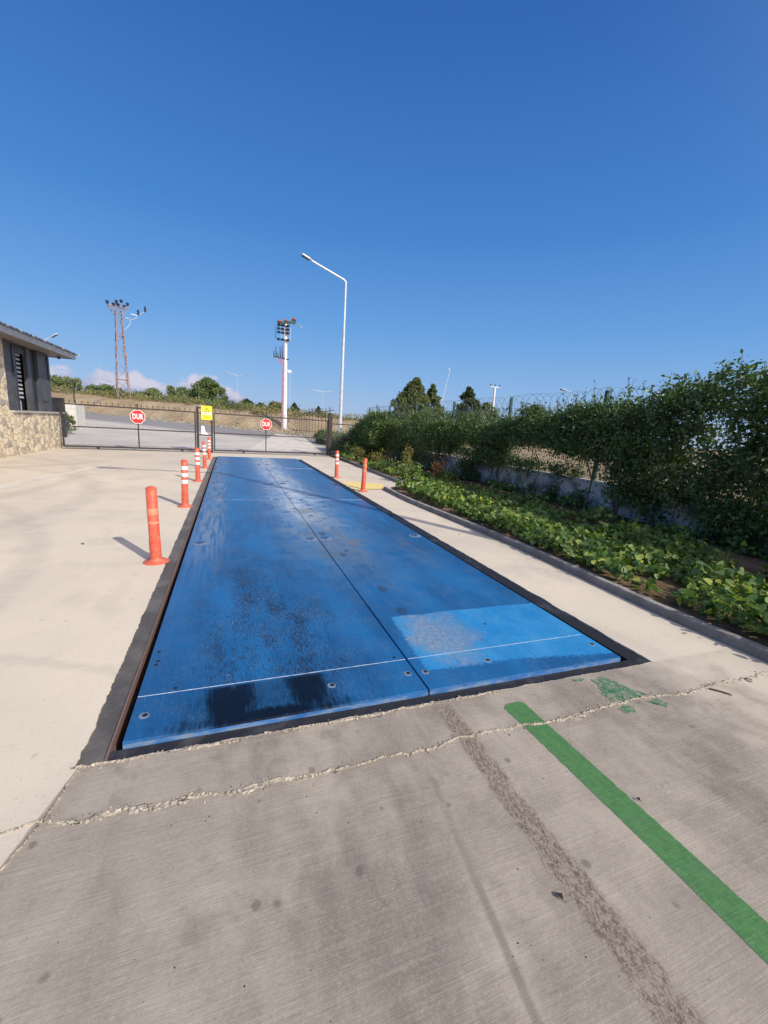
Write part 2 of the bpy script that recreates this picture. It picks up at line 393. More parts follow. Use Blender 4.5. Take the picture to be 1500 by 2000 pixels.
M_bolt = mat('bolt_blue_black', lambda N: {'Base Color': N.mix(N.sst(N.noise(None, 90, 3), .4, .65), (.02, .05, .13), (.05, .17, .38))}, rough=.45)
M_dust = mat('dust_ring', lambda N: {'Base Color': N.mix(N.sst(N.noise(None, 50, 4), .35, .65), (.03, .11, .27), (.30, .34, .38))}, rough=.8)
M_hole = mat('hole_dark', col=(.012, .012, .014), rough=.8)

def m_green(N):
    x, y, z = N.pos(); f = N.noise(N.P, 26, 5, .7); b = N.noise(N.P, 120, 3, .6); br = N.noise(N.vec(x*3.0, y*120.0), 1.0, 3, .65)
    c = N.mix(N.sst(f, .3, .7), (.060, .168, .056), (.088, .225, .080))
    c = N.mix(N.sst(b*.5+br*.6, .60, .76)*.55, c, (.26, .28, .21)); c = N.mix(N.sst(N.noise(N.P, 7, 5, .7), .50, .7)*.35, c, (.11, .17, .10))
    return {'Base Color': c, 'Normal': N.bump(b*.5+br, .4, .003)}
M_green = mat('green_road_paint', m_green, rough=.75, spec=.3)
def m_green2(N):
    x, y, z = N.pos(); f = N.noise(N.vec(x*30.0+y*20.0, y*16.0), 1.0, 5, .7); b = N.noise(N.P, 120, 3, .6)
    c = N.mix(b, (.055, .165, .075), (.095, .23, .12))
    c = N.mix(N.sst(f, .54, .60)*.7, c, (.04, .05, .045)); c = N.mix(N.sst(N.noise(N.P, 32, 5, .75), .50, .56)*.85, c, (.30, .265, .22))
    return {'Base Color': c}
M_green2 = mat('worn_green_paint', m_green2, rough=.8, spec=.3)
M_yellow = mat('yellow_floor_paint', lambda N: {'Base Color': N.mix(N.sst(N.noise(None, 7, 5, .65), .42, .62), (.86, .66, .20), (.80, .66, .32))}, rough=.75)
M_whiteline = mat('worn_white_paint', lambda N: {'Base Color': N.mix(N.sst(N.noise(None, 6, 5, .7), .45, .6), (.66, .62, .54), (.60, .52, .42))}, rough=.85, spec=.2)
def m_kerb(N):
    x, y, z = N.pos(); f = N.noise(N.P, 40, 4, .7); b = N.noise(N.P, 4, 4, .6)
    c = N.mix(N.sst(b, .35, .65), (.27, .25, .225), (.40, .375, .335)); c = N.mix(N.sst(f, .5, .75)*.5, c, (.15, .135, .12)); c = N.mix((1.0-N.sst(z+(b-.5)*.04, .055, .085))*.55, c, (.13, .125, .12))  # last mix darkens the face below the top edge: shade put into the colour
    return {'Base Color': c, 'Normal': N.bump(f+b, 1.0, .012)}
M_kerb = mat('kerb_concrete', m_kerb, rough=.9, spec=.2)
def m_soil(N):
    f = N.noise(None, 30, 5, .7); b = N.noise(None, 2.6, 4)
    return {'Base Color': N.mix(N.sst(b*.5+f*.5, .35, .65), (.09, .06, .035), (.26, .185, .11)), 'Normal': N.bump(f, 1.0, .03)}
M_soil = mat('bed_soil', m_soil, rough=.95, spec=.1)
def m_dirt(N):
    x, y, z = N.pos()
    f = N.noise(N.P, 6, 6, .7); b = N.noise(N.P, .5, 5, .6); s = N.noise(N.vec(x*.8, y*.8, z*3.0), 1.0, 4, .6)
    c = N.mix(N.sst(b, .35, .65), (.43, .32, .195), (.52, .42, .29))
    c = N.mix(N.sst(f, .45, .75)*.65, c, (.24, .175, .10)); c = N.mix(N.sst(s, .55, .7)*.45, c, (.30, .23, .14))
    c = N.mix(N.sst(N.noise(N.P, .18, 3), .52, .66)*.35, c, (.19, .19, .08))
    return {'Base Color': c, 'Normal': N.bump(f, 1.0, .25)}
M_dirt = mat('dry_earth', m_dirt, rough=.95, spec=.1)
def m_road(N):
    x, y, z = N.pos()
    f = N.noise(N.P, 18, 4, .7); b = N.noise(N.P, .35, 4, .6); e = y+x*.63
    c = N.mix(N.sst(b, .35, .65), (.50, .46, .415), (.58, .54, .48))
    c = N.mix(N.sst(e+(b-.5)*3.0, 28.0, 30.5), c, (.27, .26, .255)); c = N.mix(N.sst(f, .4, .8)*.3, c, (.22, .21, .20))
    st = N.noise(N.vec(x*.5+y*.25, y*1.4), 1.0, 4, .6); c = N.mix(N.sst(st, .5, .75)*.35, c, (.32, .30, .28))
    return {'Base Color': c, 'Normal': N.bump(f, .6, .01)}
M_road = mat('exit_road_surface', m_road, rough=.9, spec=.2)
M_apron = mat('pale_apron', lambda N: {'Base Color': N.mix(N.sst(N.noise(N.pos() and N.P, 1.4, 5, .6), .35, .65), (.56, .52, .46), (.70, .64, .55))}, rough=.9, spec=.2)
def m_stone(N):
    x, y, z = N.pos()
    w = N.noise(N.P, 3.0, 3, .6, color=True); vv = N.vec(x*1.0, y*1.0, z*1.15)
    n = N.t.nodes.new('ShaderNodeVectorMath'); n.operation = 'MULTIPLY_ADD'
    put(N.t, n.inputs[0], w); n.inputs[1].default_value = (.20,)*3; put(N.t, n.inputs[2], vv); wv = V(N.t, n.outputs[0])
    cc = N.voro(wv, 5.0, 'F1', 'Color'); ed = N.voro(wv, 5.0, 'DISTANCE_TO_EDGE'); f = N.noise(N.P, 22, 4, .65)
    sep = N.t.nodes.new('ShaderNodeSeparateXYZ'); N.t.links.new(cc.s, sep.inputs[0]); r = V(N.t, sep.outputs[0]); r2 = V(N.t, sep.outputs[1])
    c = N.ramp(r, [(0, (.74, .60, .40)), (.35, (.80, .69, .50)), (.60, (.62, .52, .37)), (.74, (.68, .49, .33)), (.86, (.30, .28, .26)), (1, (.42, .37, .32))])
    c = N.mix(f*.25, c, (.44, .37, .27)); c = N.mix(r2*.25, c, (.70, .62, .46))
    jt = 1.0-N.sst(ed, .02, .055)
    c = N.mix(jt*.9, c, (.50, .43, .33))
    return {'Base Color': c, 'Normal': N.bump(N.sst(ed, .0, .11)+f*.2, .8, .025)}
M_stone = mat('rubble_stone', m_stone, rough=.9, spec=.2)
def noisy(name, c1, c2, scale=8.0, rough=.6, metal=0.0, bump=.0, spec=.5):
    def f(N):
        q = N.noise(N.pos() and N.P, scale, 4, .62)
        r = {'Base Color': N.mix(N.sst(q, .32, .68), c1, c2)}
        if bump: r['Normal'] = N.bump(q, bump, .01)
        return r
    return mat(name, f, rough=rough, metal=metal, spec=spec)
M_panel = noisy('dark_grey_panel', (.050, .053, .062), (.085, .088, .098), 3, .5)
M_panel2 = noisy('charcoal_frame', (.018, .019, .024), (.032, .033, .04), 3, .4)  # near-black grey of frames, inner wall, pipes and cabinet
M_slat = noisy('white_blind', (.46, .47, .50), (.56, .57, .60), 5, .5)
M_sill = noisy('sill_stone', (.36, .34, .32), (.46, .44, .42), 12, .6)
M_fascia = noisy('fascia_grey', (.15, .15, .165), (.20, .20, .215), 4, .5)
M_soffit = noisy('soffit_wood', (.17, .15, .145), (.22, .195, .185), 5, .7)
M_tile = noisy('grey_roof_tile', (.13, .135, .15), (.21, .215, .235), 9, .38)
M_tilehi = noisy('tile_highlight', (.55, .55, .56), (.66, .66, .67), 14, .7)
M_gate = noisy('dark_brown_iron', (.028, .023, .023), (.055, .045, .042), 14, .5, .2)
M_wire = noisy('galvanised_wire', (.16, .16, .16), (.24, .24, .24), 20, .5, .3)
M_gfence = noisy('green_fence_steel', (.012, .055, .050), (.020, .080, .070), 10, .45)
M_razor = noisy('razor_wire_steel', (.05, .085, .09), (.09, .13, .135), 30, .4, .5)
M_galv = noisy('galvanised_pole', (.50, .53, .56), (.62, .65, .68), 5, .4, .25)
M_white = noisy('white_pole_paint', (.66, .66, .68), (.78, .78, .79), 4, .55)
M_lat = noisy('rust_primer_steel', (.20, .125, .12), (.30, .22, .22), 6, .7)
M_insul = noisy('dark_insulator', (.018, .025, .05), (.035, .045, .085), 9, .3)
M_insulr = noisy('brown_red_insulator', (.24, .075, .065), (.36, .13, .11), 9, .3)
M_pinkc = noisy('red_cable', (.42, .10, .14), (.55, .22, .25), 5, .5)
def m_orange(N):
    x, y, z = N.pos(); b = N.noise(N.P, 12, 4, .6); f = N.noise(N.P, 70, 3, .6)
    c = N.mix(N.sst(b, .3, .7), (.64, .10, .052), (.76, .15, .082)); c = N.mix(N.sst(f, .55, .8)*.3, c, (.50, .23, .16)); c = N.mix(N.sst(N.noise(N.vec(x*30.0, y*30.0, z*4.0), 1.0, 4, .65), .5, .7)*.45, c, (.42, .12, .08)); c = N.mix(N.sst(N.noise(N.P, 22, 3, .7), .58, .66)*.35, c, (.75, .42, .32))
    c = N.mix((1.0-N.sst(z+(b-.5)*.2, .02, .22))*.45, c, (.48, .15, .10))
    return {'Base Color': c}
M_orange = mat('orange_rubber', m_orange, rough=.5)
M_orange2 = noisy('faded_orange_band', (.80, .24, .14), (.84, .30, .19), 20, .6)
M_band = noisy('white_reflective_band', (.74, .72, .70), (.86, .85, .83), 30, .5)
M_bandy = noisy('yellowed_band', (.55, .33, .13), (.60, .25, .12), 40, .6)
M_red = noisy('sign_red', (.60, .018, .022), (.66, .03, .032), 6, .35)
M_signw = noisy('sign_white', (.80, .78, .78), (.86, .85, .85), 6, .4)
M_signy = noisy('sign_yellow', (.82, .80, .02), (.86, .84, .04), 6, .4)
M_signk = noisy('sign_ink', (.10, .09, .02), (.14, .13, .03), 6, .5)
M_wall = mat('whitewashed_wall', lambda N: (lambda x, y, z: {'Base Color': N.mix(N.sst(N.noise(N.P, 2.2, 6, .68), .44, .58)*.75, (.58, .575, .56), (.12, .12, .12)), 'Normal': N.bump(N.noise(N.P, 25, 4), .7, .01)})(*N.pos()), rough=.9, spec=.2)
M_trunk = noisy('bark', (.10, .075, .05), (.20, .16, .12), 12, .9, 0, .8)
def leafmat(name, cols, trans=.25, rough=.5, spec=.4):
    m = bpy.data.materials.new(name); m.use_nodes = True; t = m.node_tree; N = NT(t); b = t.nodes['Principled BSDF']
    r = N.island(); n = len(cols)
    c = N.ramp(r, [(i/(n-1), q) for i, q in enumerate(cols)])
    big = N.noise(N.pos() and N.P, 1.1, 3, .6)
    c = N.mix(N.sst(big, .4, .65)*.35, c, N.mix(1.0, c, (1.5, 1.35, .9), 'MULTIPLY'))
    put(t, b.inputs['Base Color'], c); b.inputs['Roughness'].default_value = rough; b.inputs['Specular IOR Level'].default_value = spec
    tr = t.nodes.new('ShaderNodeBsdfTranslucent'); put(t, tr.inputs[0], N.mix(1.0, c, (1.3, 1.5, .5), 'MULTIPLY'))
    mx = t.nodes.new('ShaderNodeMixShader'); mx.inputs[0].default_value = trans
    t.links.new(b.outputs[0], mx.inputs[1]); t.links.new(tr.outputs[0], mx.inputs[2])
    t.links.new(mx.outputs[0], t.nodes['Material Output'].inputs[0])
    return m
M_hedge = leafmat('hedge_leaf', [(.045, .085, .030), (.065, .125, .038), (.10, .165, .048), (.075, .135, .045), (.17, .22, .06)], .22, .42, .45)
M_cover = leafmat('creeper_leaf', [(.045, .095, .03), (.08, .16, .04), (.11, .20, .05), (.16, .25, .07), (.14, .21, .09), (.20, .28, .07), (.40, .42, .07)], .28, .5, .35)
M_pine = leafmat('dark_needles', [(.035, .058, .030), (.055, .085, .040), (.085, .115, .055)], .15, .6, .3)
M_olive = leafmat('olive_green_leaf', [(.07, .10, .045), (.10, .14, .055), (.15, .18, .08), (.17, .19, .09)], .2, .6, .3)
M_round = leafmat('broad_leaf', [(.08, .125, .050), (.11, .165, .06), (.16, .21, .09)], .2, .6, .3)
M_pale = leafmat('pale_reed_leaf', [(.15, .21, .11), (.21, .27, .15), (.18, .21, .10)], .25, .6, .3)
M_scrub = leafmat('dry_scrub', [(.20, .185, .09), (.28, .235, .13), (.14, .155, .07), (.34, .28, .165)], .2, .8, .1)
M_red_leaf = leafmat('rusty_plant', [(.30, .05, .04), (.22, .11, .05), (.10, .12, .04)], .25)
M_yplant = leafmat('yellowish_plant', [(.22, .20, .05), (.14, .16, .04), (.28, .17, .05)], .25)
M_dryleaf = noisy('dry_leaf', (.015, .012, .010), (.05, .035, .025), 60, .7)

# ------------------------------------------------------------------ terrain
def edge_d(x, y):      # how far behind the road's far edge
    return (y+.63*x-37.2)*.846
def plane_h(x, y):
    a = max(0.0, min(y, 60)-19); w = min(1, a/15)
    return .035*a*(1-ss(12, 30, x)*.8) + max(0, min(-x, 40))*.020*w - max(0, min(x, 8))*.02*w
def H(x, y):
    h = plane_h(x, y) if y > 19 else 0.0
    fld = ss(7.4, 8.2, x)*(.55 if y < 19 else .55*(1-ss(19, 26, y)))
    d = edge_d(x, y)
    nz = fn(x*.16, y*.16)*.35+fn(x*.6, y*.6, 4)*.18+fn(x*1.7, y*1.7, 8)*.09
    b = ss(.3, 4.2+fn(x*.3, 2)*1.5, d+fn(x*.5, y*.5, 3)*1.0)*(1.55+nz*.9)*(1-.55*ss(9, 20, x))
    far = -ss(12, 120, d)*.6 if d > 0 else 0
    return h+fld+b+far
xs = np.concatenate([np.linspace(-900, -90, 14), np.linspace(-80, -24, 15), np.linspace(-23, 22, 136), np.linspace(24, 80, 15), np.linspace(100, 900, 12)])
ys = np.concatenate([np.linspace(-300, -20, 6), np.linspace(-14, 17, 12), np.linspace(18.6, 20, 3), np.linspace(20.5, 66, 137), np.linspace(70, 150, 16), np.linspace(180, 1800, 12)])
mb = MB()
for y in ys:
    for x in xs:
        z = H(x, y)-.05
        if y < 19 and x < 7.45: z = -.30
        mb.v.append((x, y, z))
nx = len(xs)
for j in range(len(ys)-1):
    for i in range(nx-1): mb.f.append((j*nx+i, j*nx+i+1, (j+1)*nx+i+1, (j+1)*nx+i))
struct(mb.build('ground', M_dirt, smooth=True), 'dry tan earth ground stretching to the horizon', 'ground')
# exit road, draped
mb = MB(); XS = np.linspace(-34, 7.0, 83); n = 44
for j in range(n):
    for x in XS:
        y0 = 17.25; y1 = 37.2-.63*x+.2
        if x > -1: pass
        y = y0+(y1-y0)*j/(n-1)
        mb.v.append((x, y, (plane_h(x, y) if y > 19 else 0)+.012))
m_ = len(XS)
for j in range(n-1):
    for i in range(m_-1): mb.f.append((j*m_+i, j*m_+i+1, (j+1)*m_+i+1, (j+1)*m_+i))
struct(mb.build('road', M_road, smooth=True), 'grey exit road beyond the gate', 'road')
# pale kerb stones along the road's far edge
mb = MB()
for i in range(60):
    x = -30+i*.62; y = 37.2-.63*x+.15; x2 = x+.6; y2 = 37.2-.63*x2+.15
    mb.bar((x, y, plane_h(x, y)+.04), (x2, y2, plane_h(x2, y2)+.04), .14, .12)
struct(mb.build('kerb', M_kerb), 'thin concrete kerb along the far side of the exit road', 'kerb')

# pale concrete apron on the right part of the exit, and a dark joint crossing it
def ongr(px, py):
    z = 0.0
    for _ in range(12):
        d = fw+rt*((px-750)/FPX)-up*((py-1000)/FPX); t = (z-CAM.z)/d.z; p = CAM+d*t; z = plane_h(p.x, p.y)+.018
        if p.y > 40 or t < 0: break
    return p
def drape(name, quad, m, nn=16, lift=.02):
    b = MB(); A, B, C_, D = quad
    for j in range(nn+1):
        for i in range(nn+1):
            u, v = i/nn, j/nn; p = (A*(1-u)+B*u)*(1-v)+(D*(1-u)+C_*u)*v
            b.v.append((p.x, p.y, (plane_h(p.x, p.y) if p.y > 19 else 0)+lift))
    for j in range(nn):
        for i in range(nn): b.f.append((j*(nn+1)+i, j*(nn+1)+i+1, (j+1)*(nn+1)+i+1, (j+1)*(nn+1)+i))
    return b.build(name, m)
A_, B_, C2, D_ = Vector((1.2, 19.2, 0)), Vector((4.9, 19.4, 0)), Vector((6.0, 32.6, 0)), Vector((4.0, 33.8, 0))
struct(drape('path', (A_, B_, C2, D_), M_apron), 'pale concrete apron along the right edge of the exit road', 'path')
# ------------------------------------------------------------------ concrete pavement with the pit cut out
PX0, PX1, PY0, PY1 = -.165, 3.165, -.105, 15.44
def ragged(p, q, step, amp, freq=9.0, seed=0.0):
    p, q = Vector(p), Vector(q); L = (q-p).length; n = max(2, int(L/step)); d = (q-p)/L; nn = Vector((-d.y, d.x))
    out = []
    for i in range(n):
        t = i/n; s = t*L
        o = fn(s*freq, seed, 1.0)*amp+fn(s*freq*4.1, seed, 5.0)*amp*.55+fn(s*freq*11, seed, 7)*amp*.3
        c = p.lerp(q, t)+nn*(o if 0 < i else 0); out.append((c.x, c.y))
    return out
bm = bmesh.new()
hole = (ragged((PX0+.015, PY0), (PX1, PY0-.005), .008, .008, 9, 3) + ragged((PX1, PY0-.005), (PX1-.01, PY1), .03, .014, 5, 5)
        + ragged((PX1-.01, PY1), (PX0, PY1), .03, .01, 6, 7) + ragged((PX0, PY1), (PX0+.02, PY0), .012, .012, 5, 9))
outer = [(-40, -9), (9, -9), (5.1, 7.7), (4.98, 7.85), (5.05, 17.3), (5.05, 18.0), (-5, 17.3), (-40, 17.3)]
outer = [(-40, -12), (4.06, -12), (4.06, 7.55), (4.9, 7.72), (5.08, 18.1), (-40, 17.4)]
eds = []
for loop in (outer, hole):
    vs = [bm.verts.new((x, y, 0)) for x, y in loop]
    eds += [bm.edges.new((vs[i], vs[(i+1) % len(vs)])) for i in range(len(vs))]
    if loop is hole: hv = vs
bmesh.ops.triangle_fill(bm, edges=eds, use_beauty=True, normal=(0, 0, 1))
lo = [bm.verts.new((v.co.x, v.co.y, -.06)) for v in hv]
for i in range(len(hv)):
    j = (i+1) % len(hv); bm.faces.new((hv[i], hv[j], lo[j], lo[i]))
me = bpy.data.meshes.new('concrete_pavement'); bm.to_mesh(me); bm.free(); me.materials.append(M_conc)
pave = bpy.data.objects.new('concrete_pavement', me); COL.objects.link(pave)
struct(pave, 'worn concrete yard slab around the blue deck', 'pavement')

def crumble(name, pts, width, height, seed, m=M_mortar, parent=pave, rows=11, step=.004, z=.0025, gaps=0.0):
    """a rough broken mortar ridge following a polyline"""
    P = []; acc = 0
    for a, b in zip(pts[:-1], pts[1:]):
        a, b = Vector(a), Vector(b); n = max(1, int((b-a).length/step))
        P += [a.lerp(b, i/n) for i in range(n)]
    P.append(Vector(pts[-1])); v = []; f = []; s = 0
    for i, p in enumerate(P):
        d = (P[min(i+1, len(P)-1)]-P[max(0, i-1)]).normalized(); nn = Vector((-d.y, d.x)); s = i*step
        wob = fn(s*7, seed)*.018+fn(s*24, seed, 2)*.008+fn(s*70, seed, 2)*.003
        wl = width(i/len(P))*(1+.9*fn(s*9, seed, 3)+.9*fn(s*38, seed, 4)+.7*fn(s*95, seed, 14)); wr = width(i/len(P))*(1+.9*fn(s*8, seed, 6)+.9*fn(s*41, seed, 8)+.7*fn(s*88, seed, 18))
        tp = .35+.65*ss(-.35, .15, fn(s*3.1, seed, 40)); wl = max(.0012, wl*tp); wr = max(.0012, wr*tp)
        for k in range(rows):
            t = k/(rows-1)*2-1; o = t*(wr if t > 0 else wl)
            hh = (1-abs(t)**1.6)*height*(.35+abs(fn(s*30, t*2.2, seed))*2.2+.8*fn(s*95, t*4, seed+3))
            hh -= .9*height*max(0, fn(s*16, t*1.5, seed+9))*2*(1-abs(t))
            if k in (0, rows-1): hh = -.004
            c = p+nn*(o+wob); v.append((c.x, c.y, z+hh))
    for i in range(len(P)-1):
        if gaps and fn(i*step*6, seed, 30) > gaps: continue
        for k in range(rows-1): f.append((i*rows+k, i*rows+k+1, (i+1)*rows+k+1, (i+1)*rows+k))
    b = MB(); b.v = v; b.f = f
    return b.build(name, m, parent)
ck = [(-.30, -.36), (-.16, -.355), (-.05, -.385), (.08, -.37), (.19, -.40), (.32, -.385), (.44, -.41), (.60, -.40), (.76, -.42), (.95, -.415), (1.2, -.405), (1.35, -.415), (1.51, -.39), (1.72, -.40), (1.95, -.41), (2.10, -.415), (2.2, -.40), (2.34, -.41), (2.45, -.395), (2.6, -.39), (2.71, -.38), (2.85, -.405), (2.97, -.435), (3.12, -.43), (3.34, -.41), (3.55, -.42), (3.86, -.41), (4.04, -.40)]
crumble('mortar_crack', ck, lambda t: .0065+.011*math.exp(-((t-.17)/.06)**2)+.008*math.exp(-((t-.08)/.03)**2)+.006*math.exp(-((t-.40)/.04)**2)-.0025*ss(.65, .9, t), .0042, 3.3)
crumble('mortar_crack', [(2.14, -.41), (2.2, -.425), (2.25, -.42), (2.27, -.43)], lambda t: .012, .006, 8.1)
crumble('mortar_edge', [(-.16, -.115), (-.02, -.118), (.3, -.118), (.7, -.116), (1.0, -.121), (1.3, -.118), (1.6, -.116), (1.9, -.113)], lambda t: .0065+.003*math.sin(t*9), .0042, 5.7, gaps=.22)
crumble('mortar_joint', [(-.125, -.10), (-.16, -.30), (-.23, -.51), (-.38, -1.1), (-.6, -2.0)], lambda t: .004, .004, 9.9)
# broken bits lying along the cracks
mb = MB()
for i in range(900):
    if i % 3: x = random.uniform(-.2, 3.9); k = [q for q in range(len(ck)-1) if ck[q][0] <= x <= ck[q+1][0]] or [5]; k = k[0]; t = (x-ck[k][0])/(ck[k+1][0]-ck[k][0]); y = ck[k][1]*(1-t)+ck[k+1][1]*t+random.gauss(0, .016)
    else: x = random.uniform(-.15, 1.9); y = -.122+random.gauss(0, .010)
    s = random.choice((.0010, .0014, .002, .0032)); M = Matrix.Translation((x, y, s*.6)) @ Matrix.Rotation(random.random()*6, 4, 'Z') @ Matrix.Rotation(random.uniform(-.5, .5), 4, 'X')
    mb.box((-s*random.uniform(.6, 1.6), -s, -s*.5), (s, s*random.uniform(.5, 1.2), s*.6), M)
mb.build('mortar_crumbs', M_mortar, pave)['kind'] = 'stuff'
# hairline tar scratch and stick shapes on the slab
def blobsheet(pts, z=.003, sub=6, amp=.008, seed=0.):
    out = []
    for a, b in zip(pts, pts[1:]+pts[:1]): out += ragged(a, b, .012, amp, 14, seed)
    return [(x, y) for x, y in out], z
def sheet(name, pts, m, z, amp=.005, seed=0., parent=pave, step=.01, freq=16):
    out = []
    for a, b in zip(pts, pts[1:]+pts[:1]): out += ragged(a, b, step, amp, freq, seed)
    bm = bmesh.new(); vs = [bm.verts.new((x, y, z)) for x, y in out]
    ed = [bm.edges.new((vs[i], vs[(i+1) % len(vs)])) for i in range(len(vs))]
    bmesh.ops.triangle_fill(bm, edges=ed, use_beauty=True, normal=(0, 0, 1))
    me = bpy.data.meshes.new(name); bm.to_mesh(me); bm.free(); me.materials.append(m)
    o = bpy.data.objects.new(name, me); COL.objects.link(o)
    if parent: o.parent = parent
    return o
sheet('green_stripe', [(1.875, -.235), (1.90, -.228), (1.965, -.228), (1.993, -.245), (2.00, -.42), (2.035, -1.10), (2.10, -3.2), (1.97, -3.2), (1.905, -1.10), (1.868, -.42), (1.852, -.26)], M_green, .0012, .0035, 2.0, freq=30)
sheet('green_patch', [(2.555, -.165), (2.66, -.158), (2.70, -.20), (2.72, -.28), (2.76, -.35), (2.80, -.385), (2.70, -.385), (2.58, -.385), (2.50, -.37), (2.50, -.30), (2.545, -.24)], M_green2, .002, .018, 6.0)
sheet('green_patch', [(2.435, -.135), (2.50, -.132), (2.525, -.15), (2.49, -.165), (2.44, -.16)], M_green2, .002, .008, 8.0)
sheet('green_patch', [(2.47, -.425), (2.56, -.415), (2.60, -.44), (2.56, -.485), (2.49, -.475)], M_green2, .002, .014, 9.0)
sheet('green_patch', [(2.70, -.42), (2.80, -.425), (2.83, -.47), (2.78, -.50), (2.74, -.47)], M_green2, .002, .012, 11.0)
sheet('yellow_patch', [(3.20, 7.30), (4.02, 7.48), (4.25, 8.55), (3.22, 8.85)], M_yellow, .002, .03, 4.0, step=.05, freq=3)
sheet('faded_line', [(-3.9, 5.6), (-3.6, 5.6), (-2.62, 11.6), (-2.78, 11.6)], M_whiteline, .002, .05, 5.0, step=.05, freq=2)
crumble('yard_joint', [(-9, 5.9), (-5.2, 9.6), (-3.4, 11.6), (-2.9, 13.0)], lambda t: .012, .002, 2.7, m=M_fill, step=.03, z=.001)
crumble('yard_joint', [(-.17, 11.2), (-4, 11.35), (-9, 11.5)], lambda t: .006, .001, 4.7, m=M_kerb, step=.03, z=.001)
# thin wire lying over the yellow patch
tag(MB().tube([(3.2, 8.0, .012), (3.4, 7.52, .01), (3.7, 7.45, .012), (4.0, 7.5, .015), (4.1, 7.52, .02)], .006, 5).build('black_cable', M_fill), 'thin black cable lying across the edge of the yellow painted patch', 'cable')

# kerbs of the planting bed
def kerb(name, pts, w, h, label, seed):
    v = []; f = []; P = []
    for a, b in zip(pts[:-1], pts[1:]):
        a, b = Vector(a), Vector(b); n = int((b-a).length/.05); P += [a.lerp(b, i/n) for i in range(n)]
    P.append(Vector(pts[-1]))
    for i, p in enumerate(P):
        s = i*.05; q = fn(s*.5, seed)*.025+fn(s*4, seed)*.007
        prof = [(0+q, -.02), (.004+q, h*.7), (.012+q+fn(s*9, seed, 3)*.006, h+fn(s*6, seed, 2)*.006), (w*.6+q, h+.004+fn(s*7, seed, 5)*.006), (w+q+fn(s*5, seed, 9)*.02, h-.006), (w+q, -.05)]
        for x, z in prof: v.append((p.x+x, p.y, z))
    m = len(prof)
    for i in range(len(P)-1):
        for k in range(m-1): f.append((i*m+k, i*m+k+1, (i+1)*m+k+1, (i+1)*m+k))
    f += [tuple(range(m)), tuple((len(P)-1)*m+k for k in range(m))[::-1]]
    b = MB(); b.v = v; b.f = f
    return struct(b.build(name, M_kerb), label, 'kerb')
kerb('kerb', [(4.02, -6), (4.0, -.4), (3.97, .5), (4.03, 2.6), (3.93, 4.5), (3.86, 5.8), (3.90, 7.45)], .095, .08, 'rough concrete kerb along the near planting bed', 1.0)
kerb('kerb', [(4.74, 7.75), (4.80, 10), (4.90, 14), (5.0, 18.0)], .09, .09, 'rough concrete kerb running from the yellow patch to the gate', 2.0)
# soil bed
mb = MB(); n = 0
bx = np.linspace(0, 1, 22); by = np.linspace(-6, 18.2, 150)
for y in by:
    x0 = 4.09 if y < 7.5 else 4.87
    for t in bx:
        x = x0+(7.25-x0)*t
        mb.v.append((x, y, (.075 if t > 0 else .05)+fn(x*2, y*2)*.03+fn(x*7, y*7)*.015+.05*t))
for j in range(len(by)-1):
    for i in range(21): mb.f.append((j*22+i, j*22+i+1, (j+1)*22+i+1, (j+1)*22+i))
struct(mb.build('soil_bed', M_soil, smooth=True), 'brown soil of the planting bed', 'soil')

# ------------------------------------------------------------------ weighbridge
WB = thing('weighbridge', 'long blue steel vehicle weighbridge deck set into the concrete', 'weighbridge', (1.485, 7.65, 0))
L_ = Vector((-1.485, -7.65, 0))
def wpart(mbx, name, m, smooth=False):
    o = mbx.build(name, m, None, smooth); o.parent = WB; o.matrix_parent_inverse = Matrix.Translation(-Vector(WB.location)); return o
mb = MB()          # pit floor and walls
mb.box((PX0-.05, PY0-.05, -.5), (PX1+.05, PY1+.05, -.45)); wpart(mb, 'pit_floor', M_pit)
mb = MB().box((PX0-.05, PY0-.05, -.449), (-.0455, PY1+.05, -.008))            # left filler strip
wpart(mb, 'side_filler', M_fill)
mb = MB().box((-.0445, PY0+.02, -.449), (-.0375, PY1, .003)); wpart(mb, 'steel_angle', M_rust)
mb = MB().box((3.035, PY0-.02, -.449), (PX1+.05, PY1+.05, -.012)); wpart(mb, 'side_rim', M_steelblk)
mb = MB().box((-.0445, PY0-.05, -.449), (3.034, -.0355, -.009)); wpart(mb, 'end_rim', M_steelblk)
mb = MB().box((-.045, PY1-.06, -.449), (3.034, PY1+.05, -.012)); wpart(mb, 'end_rim', M_steelblk)
secs = [(-.028, .300), (.3035, 5.99), (5.995, 11.6), (11.605, 15.34)]
for x0, x1 in ((.008, 1.505), (1.515, 2.96)):
    mb = MB()
    for a, b in secs:
        ny = max(2, int((b-a)/.25)); vv = []
        mb.box((x0, a, -.012), (x1, b, .020+random.uniform(0, .0006)))
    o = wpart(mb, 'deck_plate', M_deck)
    bv = o.modifiers.new('bevel', 'BEVEL'); bv.width = .0025; bv.segments = 2
mb = MB().box((.008, -.026, -.11), (2.96, 15.33, -.0125)); wpart(mb, 'girder', M_pit)
mb = MB().box((.010, -.034, -.045), (1.503, -.0285, .011)); mb.box((1.513, -.034, -.045), (2.955, -.0285, .015)); wpart(mb, 'front_edge', M_edge)
def weld(pts, w=.004, h=.0022):
    mb = MB(); mb.tube(pts, [w*random.uniform(.6, 1.2) for _ in pts], 6); return wpart(mb, 'weld_seam', M_weld)
def line(x0, y0, x1, y1, n, j=.0008): return [(x0+(x1-x0)*i/n, y0+(y1-y0)*i/n+random.uniform(-j, j), .0195) for i in range(n+1)]
weld(line(.01, .302, 1.50, .302, 60), .0022); weld(line(1.52, .302, 2.93, .302, 50), .0017)
